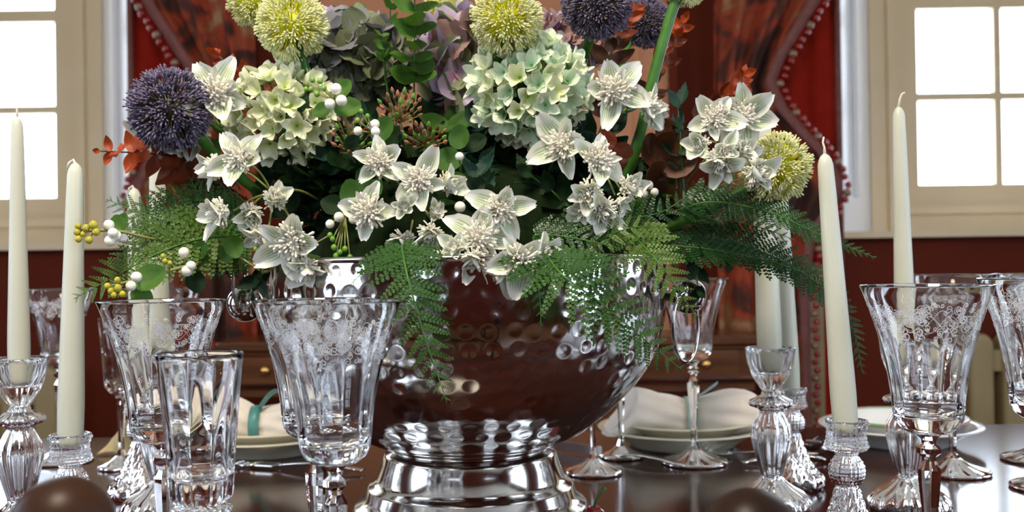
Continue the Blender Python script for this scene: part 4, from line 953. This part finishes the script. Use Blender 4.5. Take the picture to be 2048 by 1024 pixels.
fern('dense green fern frond filling the left behind the round leaf', [(520, 490, .99), (430, 490, .95), (350, 480, .93), (280, 465, .92), (230, 440, .92)], 80, 'fern', 17, (0, -.9, .5))
fern('dense dark fern frond at left behind the white berries', [(520, 470, 1.01), (430, 455, .97), (350, 455, .95), (270, 490, .94), (215, 530, .93)], 78, 'fernd', 17, (0, -.9, .4))
fern('upright yellow-green fern tip at left above the candle pair', [(520, 460, 1.02), (450, 420, .99), (390, 395, .97), (330, 385, .96), (280, 395, .96)], 62, 'ferny', 14, (0, -.9, .5))
fern('dark fern frond behind the far right yellow allium stem', [(1280, 480, 1.02), (1360, 450, 1.0), (1440, 440, .99), (1520, 455, .98), (1590, 480, .98)], 64, 'fernd', 16, (0, -.8, .5))
fern('small dark fern frond under the white blossoms at the rim centre', [(930, 470, .95), (880, 500, .88), (830, 520, .84), (770, 510, .84)], 50, 'fernd', 11, (0, -1, .3))
# ---- leaves
def round_leaf(m_, n=20, W=.9, tipx=.0, cup=.12, seed=0, serr=0):
    v = [(.5, 0, -cup * .35)]; f = []
    for ring, rr in ((1, .55), (2, 1.0)):
        for k in range(n):
            a = 2 * PI * k / n; r_ = rr * .5
            if ring == 2 and serr: r_ *= 1 + serr * (1 if k % 2 else -1)
            x_ = .5 + r_ * math.cos(a); y_ = r_ * W * math.sin(a)
            if tipx: y_ *= (1 - tipx * max(0, math.cos(a)) ** 2); x_ += tipx * .25 * max(0, math.cos(a)) ** 6
            z_ = cup * ((x_ - .5) ** 2 + y_ ** 2) * 2 + .03 * math.sin(3 * a + seed) * rr
            v.append((x_, y_, z_ + .22 * abs(y_)))
    for k in range(n): f.append((0, 1 + k, 1 + (k + 1) % n)); f.append((1 + k, 1 + n + k, 1 + n + (k + 1) % n, 1 + (k + 1) % n))
    return mk('leaf', v, f, m_)
LM = {}
def leafm(m_, kind='round'):
    if (m_, kind) not in LM:
        LM[(m_, kind)] = {'round': lambda: round_leaf(m_, 24, W=.86, tipx=.16, cup=.22, serr=.012), 'oval': lambda: round_leaf(m_, W=.62, tipx=.45, cup=.3), 'serrated': lambda: round_leaf(m_, 34, W=.60, tipx=.6, cup=.25, serr=.07)}[kind]()
    return LM[(m_, kind)]
def put_leaf(t, p, dr, up, s_, m_, kind='round', **kw):
    dr = Vector(dr).normalized(); up = Vector(up); z_ = (up - dr * up.dot(dr)); z_.normalize(); y_ = z_.cross(dr)
    return ob('leaf', leafm(m_, kind), t, Matrix.Translation(Vector(p) - t.location) @ Matrix((dr, y_, z_)).transposed().to_4x4() @ Matrix.Scale(s_, 4), **kw)
def leafy(name, label, cat, pts, mats, size, kind='round', n=7, stemm='stem', srad=.0014, seed=0, spread=.8, sidev=None, tipsmall=.5, start=.1, group=None, fc=.55):
    rg = random.Random(seed); W_ = smooth_path([P(*p) for p in pts], 8); t = thing(name, label, cat, W_[0], group=group)
    q = MB(); q.tube(W_, [srad * (1 - .5 * i / len(W_)) for i in range(len(W_))], 6); q.build('stem', stemm, t, world=True)
    d0 = pts[-1][2]
    for i in range(n):
        u = start + (1 - start) * i / max(1, n - 1); k = min(len(W_) - 1, int(u * (len(W_) - 1))); p = W_[k]; tg = (W_[min(k + 1, len(W_) - 1)] - W_[max(k - 1, 0)]).normalized()
        a0 = (i % 2) * PI / 2 * .7 + rg.uniform(-.4, .4) + (seed % 3) * .5
        a_ = Vector((0, 1, 0)) if abs(tg.y) < .8 else Vector((1, 0, 0)); x_ = tg.cross(a_).normalized(); y_ = tg.cross(x_)
        for s_ in (0, PI):
            dr = (x_ * math.cos(a0 + s_) + y_ * math.sin(a0 + s_) * .75 + tg * spread * rg.uniform(.6, 1.3)).normalized()
            up = (tg * (1.1 - fc) + Vector((rg.uniform(-.4, .4), -fc, rg.uniform(-.2, .4)))).normalized()
            sz = size * d0 / FPX * (1 - (1 - tipsmall) * u) * rg.uniform(.85, 1.15)
            put_leaf(t, p, dr, up, sz, mats[min(len(mats) - 1, int(u * len(mats) * .999))] if not isinstance(mats, str) else mats, kind)
    return t
leafy('eucalyptus_stem', 'tall green eucalyptus stem with paired round leaves rising at top centre', 'eucalyptus', [(828, 420, 1.05), (828, 200, .99), (829, 90, .97), (830, -40, .96)], ['leaf', 'leafb', 'leafb'], 62, n=9, seed=1, tipsmall=.75, start=.42, spread=.35)
leafy('eucalyptus_stem', 'second green eucalyptus stem left of the tall one at top centre', 'eucalyptus', [(800, 420, 1.08), (790, 200, 1.06), (782, 60, 1.06), (780, -30, 1.06)], ['leaf', 'leaf', 'leafb'], 52, n=7, seed=2, tipsmall=.6, start=.45, spread=.35)
leafy('eucalyptus_stem', 'short green eucalyptus sprig with a pale tip in front of the dusky hydrangea', 'eucalyptus', [(810, 380, 1.03), (775, 180, .99), (768, 110, .98), (764, 75, .98)], ['leaf', 'leafb'], 44, n=5, seed=5, tipsmall=.45, start=.55, spread=.5)
leafy('eucalyptus_stem', 'orange-tipped eucalyptus stem reaching left under the purple allium', 'eucalyptus', [(480, 400, 1.03), (400, 345, .98), (330, 312, .95), (260, 305, .94), (198, 302, .94)], ['brown', 'rust', 'rust', 'orange', 'orange'], 84, kind='oval', n=10, seed=3, stemm='stemd', fc=1.0, tipsmall=.25, start=.2, spread=.35)
leafy('eucalyptus_stem', 'orange eucalyptus tip at upper left before the curtain', 'eucalyptus', [(560, 300, 1.08), (520, 200, 1.07), (485, 160, 1.06), (438, 112, 1.06)], ['brown', 'rust', 'orange'], 72, kind='oval', n=6, seed=4, stemm='stemd', fc=1.0, tipsmall=.4, start=.35)
leafy('eucalyptus_stem', 'brown eucalyptus stem behind the right purple alliums with orange tips', 'eucalyptus', [(1180, 420, 1.06), (1205, 250, 1.04), (1215, 130, 1.03), (1245, 60, 1.02), (1262, 20, 1.02)], ['brown', 'brown', 'brown', 'rust', 'orange'], 76, kind='oval', n=8, seed=6, stemm='stemd', fc=1.0, tipsmall=.35, start=.3)
leafy('eucalyptus_stem', 'brown-orange eucalyptus stem beside the long green stem at top right', 'eucalyptus', [(1230, 400, 1.06), (1280, 240, 1.04), (1320, 140, 1.03), (1345, 85, 1.02), (1365, 45, 1.02)], ['brown', 'brown', 'rust', 'orange'], 60, kind='oval', n=8, seed=7, stemm='stemd', fc=1.0, tipsmall=.4, start=.35)
leafy('eucalyptus_stem', 'orange eucalyptus sprig peeking above the far right white blossoms', 'eucalyptus', [(1330, 430, 1.06), (1370, 290, 1.04), (1425, 215, 1.02), (1462, 185, 1.01), (1490, 150, 1.01)], ['brown', 'brown', 'rust', 'orange', 'orange'], 62, kind='oval', n=8, seed=8, stemm='stemd', fc=1.0, tipsmall=.5, start=.3)
leafy('eucalyptus_stem', 'dark brown eucalyptus stem with large leaves at right of the nodding blossoms', 'eucalyptus', [(1240, 470, 1.04), (1290, 390, 1.0), (1320, 330, .99), (1345, 290, .99)], ['brown'], 84, n=5, seed=9, stemm='stemd', fc=1.0, tipsmall=.8, start=.3)
leafy('eucalyptus_stem', 'rust eucalyptus rosette facing forward beside the nodding white blossoms', 'eucalyptus', [(1190, 400, 1.0), (1215, 320, .97), (1228, 295, .93)], ['rust'], 66, n=4, seed=10, stemm='stemd', fc=1.0, tipsmall=.6, start=.8, spread=.1)
leafy('eucalyptus_stem', 'brown eucalyptus leaves below the purple allium at left', 'eucalyptus', [(520, 420, 1.04), (450, 370, 1.02), (400, 350, 1.0), (365, 345, .99)], ['brown', 'rust'], 66, n=6, seed=12, stemm='stemd', fc=1.0, tipsmall=.7, start=.3)
# serrated and dark greenery that fills the heart of the bouquet
for k, (lab, pts, m_, sz, kind) in enumerate([
    ('dark serrated leaf sprig standing at the centre of the bouquet', [(960, 520, .98), (958, 440, .93), (955, 350, .90)], 'leafblue', 66, 'serrated'),
    ('dark serrated leaf sprig at right between the orange leaves and white blossoms', [(1370, 420, 1.0), (1362, 300, .98), (1355, 215, .98)], 'leafblue', 62, 'serrated'),
    ('serrated leaves under the nodding right blossoms', [(1150, 480, .98), (1120, 400, .93), (1060, 350, .92)], 'leafd', 70, 'serrated'),
    ('dark leaf pair beneath the open white blossom at upper right', [(1200, 420, 1.02), (1210, 300, .98), (1240, 225, .96)], 'leafblue', 66, 'oval'),
    ('bright serrated leaves by the stem of the purple allium', [(520, 420, 1.02), (460, 290, .98), (430, 235, .98)], 'leaf', 56, 'serrated'),
    ('pointed dark leaves hanging over the right rim above the ring handle', [(1350, 460, 1.0), (1385, 510, .97), (1396, 575, .96)], 'leafd', 52, 'oval'),
    ('pointed leaves hanging at the left rim above the ball knob', [(560, 470, .96), (540, 510, .91), (520, 555, .90)], 'leafd', 60, 'oval')]):
    leafy('leaf_sprig', lab, 'leaves', pts, m_, sz, kind, n=3, seed=30 + k, start=.45, spread=.9, tipsmall=.8)
# broad round leaves: berry sprigs
def berries(label, path, bl, leaves, small=(), sm='yberry', leafmat='leafb', br=11):
    W_ = smooth_path([P(*p) for p in path], 6); t = thing('berry_sprig', label, 'berries', W_[0])
    q = MB(); q.tube(W_, .0013, 6)
    ends = []
    for (px, py, d) in bl: c = P(px, py, d); q.tube([min(W_, key=lambda w_: (w_ - c).length), c], .0008, 5); ends.append(c)
    sml = []
    for (px, py, d, r_) in small: c = P(px, py, d); q.tube([min(W_, key=lambda w_: (w_ - c).length), c], .0007, 5); sml.append((c, r_))
    q.build('stem', 'stemy', t, world=True)
    for c in ends:
        q = MB(); q.sphere(c, br * .0009 * .43 * rnd.uniform(.95, 1.08), 16, 12); q.build('berry', 'berry', t, world=True)
    for c, r_ in sml:
        q = MB(); q.sphere(c, r_ * .00027, 12, 8, 1.1); q.build('bud', sm, t, world=True)
    for (px, py, d, ang, s_, m_) in leaves:      # ang: direction in the picture plane, degrees
        a = math.radians(ang); dr = Vector((math.cos(a), .12, math.sin(a))); put_leaf(t, P(px, py, d), dr, (.1 * math.sin(px), -1, .35), s_ * d / FPX, m_, 'round')
berries('white berry trio with bright leaves over the creamy hydrangea', [(720, 330, .98), (690, 240, .93), (668, 200, .89)], [(672, 178, .88), (683, 201, .878), (660, 208, .88)], [(676, 210, .895), ][:0] + [(672, 196, .90, 50, 44, 'leafb'), (668, 222, .895, 10, 54, 'leafb'), (664, 215, .91, 200, 40, 'leafb')], [(625, 160, .89, 9), (640, 162, .89, 10), (622, 178, .89, 9), (634, 188, .89, 10), (612, 178, .89, 8), (648, 176, .89, 9)], 'gberry', br=12.5)
berries('white berry pair before the pink buds at centre left', [(780, 380, .97), (770, 310, .92), (745, 265, .90)], [(750, 248, .885), (751, 263, .88), (716, 262, .89), (745, 252, .90)], [(752, 285, .90, 60, 56, 'leaf'), (748, 268, .905, -40, 44, 'leaf'), (722, 280, .91, 200, 36, 'leafd')], [(722, 222, .89, 8), (735, 232, .89, 8), (715, 240, .89, 8)], 'gberry', br=11)
berries('single white berry with round dark leaves left of centre stem', [(940, 420, .98), (925, 360, .95), (918, 320, .92)], [(919, 313, .905)], [(925, 330, .92, 165, 62, 'leaf'), (915, 300, .93, 80, 50, 'leaf'), (925, 345, .925, 250, 50, 'leaf'), (930, 300, .94, 30, 48, 'leafd')], br=10.5)
berries('two white berries on round green leaves at centre above the rim blossoms', [(960, 480, .96), (940, 430, .92), (925, 405, .89)], [(920, 414, .872), (938, 390, .88)], [(925, 425, .89, 190, 72, 'leaf'), (925, 385, .90, 120, 46, 'leaf'), (935, 390, .90, 40, 44, 'leafd')], br=12)
berries('white berries and round leaf left of the central blossoms', [(760, 470, .97), (720, 440, .92), (690, 430, .90)], [(678, 434, .885), (707, 438, .888), (660, 448, .885), (700, 420, .90)], [(715, 420, .905, 105, 62, 'leaf'), (730, 400, .91, 50, 48, 'leaf'), (700, 445, .905, -70, 58, 'leafd'), (690, 420, .91, 160, 50, 'leafd')], [(668, 495, .88, 10), (680, 505, .88, 10), (690, 498, .88, 10), (672, 512, .88, 10), (665, 478, .88, 9), (700, 515, .88, 10)], 'gberry', br=11)
berries('white berries beside a tiny green sprig near the ring handle stem', [(1260, 460, 1.0), (1290, 410, .96), (1300, 380, .94)], [(1298, 370, .93), (1309, 384, .93), (1288, 388, .935)], [(1292, 392, .95, 120, 36, 'leaf'), (1300, 395, .95, -60, 40, 'leafd')], [(1280, 366, .93, 9), (1275, 378, .93, 9)], 'gberry', br=10)
berries('berry sprig at far left with yellow buds crossing the second candle', [(420, 480, .98), (320, 480, .91), (235, 462, .88), (165, 462, .875)], [(218, 450, .875), (226, 466, .87), (220, 482, .872), (232, 472, .875)], [(240, 470, .885, 100, 40, 'leafb'), (238, 455, .89, 60, 30, 'leafb')], [(156, 452, .87, 10), (154, 464, .87, 11), (157, 478, .87, 11), (172, 456, .87, 12), (178, 480, .87, 12), (187, 450, .87, 14), (192, 464, .87, 12), (166, 468, .87, 9)], 'yberry', br=12)
berries('lower left berry sprig with a big round leaf and yellow buds over the left goblet', [(470, 505, .97), (385, 528, .90), (315, 548, .87), (240, 568, .86)], [(273, 554, .845), (262, 572, .855), (382, 532, .885), (374, 542, .885), (368, 505, .89)], [(270, 572, .862, 25, 66, 'leafb'), (262, 585, .868, -20, 44, 'leafb'), (385, 540, .90, -75, 46, 'leafd'), (395, 520, .91, 70, 40, 'leaf')], [(215, 572, .85, 10), (222, 582, .85, 10), (236, 576, .85, 12), (235, 560, .85, 10), (228, 590, .85, 10), (245, 588, .85, 10), (330, 522, .87, 8), (340, 526, .87, 8), (326, 512, .87, 8)], 'yberry', br=12)
berries('white berry bud on leaves under the left drooping blossoms', [(560, 520, .96), (540, 540, .90), (525, 545, .885)], [(530, 528, .88), (460, 500, .89)], [(455, 490, .895, 260, 34, 'leafb'), (462, 470, .885, 285, 46, 'leafb'), (560, 520, .89, -30, 58, 'leafd'), (590, 530, .885, -15, 66, 'leafb'), (640, 520, .90, -60, 50, 'leafd')], [(512, 498, .88, 9), (660, 470, .88, 9)], 'gberry', br=11)
# pink bud clusters
def buds(label, px, py, d, n, rx, rz, to, seed, m_='pink'):
    rg = random.Random(seed); st = P(*to); t = thing('bud_cluster', label, 'buds', st); nd = P(px, py + rz * .8, d + .015); q = MB(); q.tube(smooth_path([st, st.lerp(nd, .5), nd], 4), .0014, 6); items = []
    for k in range(n):
        a = k * 2.39996; rr = math.sqrt((k + .5) / n); c = P(px + rx * rr * math.cos(a), py + rz * rr * math.sin(a), d + rg.uniform(-.016, .010)); q.tube([nd, nd.lerp(c, .6) + Vector((0, .006, 0)), c], .0005, 4)
        items.append((c, (c - nd).normalized()))
    q.build('stem', 'stemy', t, world=True)
    bm_ = {mm: MB().lathe([(0, -.6), (.35, -.5), (.5, -.1), (.42, .4), (.2, .9), (0, 1.2)], 8).mesh('bud', mm) for mm in ('pink', 'gberry', 'rust')}
    for c, n_ in items:
        mm = rg.choice(['pink', 'pink', 'gberry', 'rust']) if m_ == 'pink' else rg.choice(['rust', 'gberry', 'pink'])
        ob('bud', bm_[mm], t, TRS(c - st, n_ + Vector((0, -.3, .3)), 0, rg.uniform(2.7, 4.2) * .00105))
buds('pink-tipped bud cluster at upper centre below the eucalyptus', 800, 214, .93, 30, 46, 36, (840, 400, 1.02), 1)
buds('pink-tipped bud cluster right of the berry pair', 848, 272, .93, 30, 48, 26, (870, 400, 1.02), 2)
buds('rusty bud cluster between the creamy hydrangea and the berry pair', 700, 268, .96, 30, 44, 44, (760, 420, 1.03), 3, 'rusty')
buds('green bud cluster low at left behind the drooping blossoms', 460, 535, .96, 18, 40, 18, (560, 500, 1.0), 4, 'rusty')
# dark foliage deep inside
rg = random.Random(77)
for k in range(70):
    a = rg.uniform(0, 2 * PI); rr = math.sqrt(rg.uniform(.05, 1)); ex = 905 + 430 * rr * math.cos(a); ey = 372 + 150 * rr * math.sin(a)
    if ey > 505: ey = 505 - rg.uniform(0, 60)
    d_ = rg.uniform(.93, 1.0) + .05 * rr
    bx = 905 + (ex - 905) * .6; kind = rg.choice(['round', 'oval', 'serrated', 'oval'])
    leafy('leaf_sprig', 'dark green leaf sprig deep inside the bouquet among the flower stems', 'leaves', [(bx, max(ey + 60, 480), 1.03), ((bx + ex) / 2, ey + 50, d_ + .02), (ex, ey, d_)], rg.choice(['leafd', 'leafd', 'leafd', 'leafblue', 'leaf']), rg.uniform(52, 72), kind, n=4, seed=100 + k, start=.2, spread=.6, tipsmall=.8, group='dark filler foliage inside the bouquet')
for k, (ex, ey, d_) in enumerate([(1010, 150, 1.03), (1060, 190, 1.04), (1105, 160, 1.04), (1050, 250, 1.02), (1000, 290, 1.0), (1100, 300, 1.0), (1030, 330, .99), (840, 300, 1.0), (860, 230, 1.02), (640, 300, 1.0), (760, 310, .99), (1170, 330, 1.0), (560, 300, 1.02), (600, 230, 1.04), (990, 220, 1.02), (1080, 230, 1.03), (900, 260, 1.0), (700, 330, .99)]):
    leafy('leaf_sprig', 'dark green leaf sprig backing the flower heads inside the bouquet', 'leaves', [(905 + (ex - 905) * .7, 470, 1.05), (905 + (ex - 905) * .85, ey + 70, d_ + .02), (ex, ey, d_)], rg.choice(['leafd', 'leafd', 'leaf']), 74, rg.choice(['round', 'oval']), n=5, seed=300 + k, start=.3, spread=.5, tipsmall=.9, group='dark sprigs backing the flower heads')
# curved dark stem above the right rim
p_ = [P(1330, 440, 1.02), P(1352, 410, 1.0), P(1362, 370, .99), P(1352, 335, .99), P(1335, 325, .99)]
t = thing('twig', 'bent dark brown twig arching above the right rim', 'twig', p_[0]); q = MB(); q.tube(smooth_path(p_, 6), .0032, 10); q.build('stem', 'stemd', t, world=True)
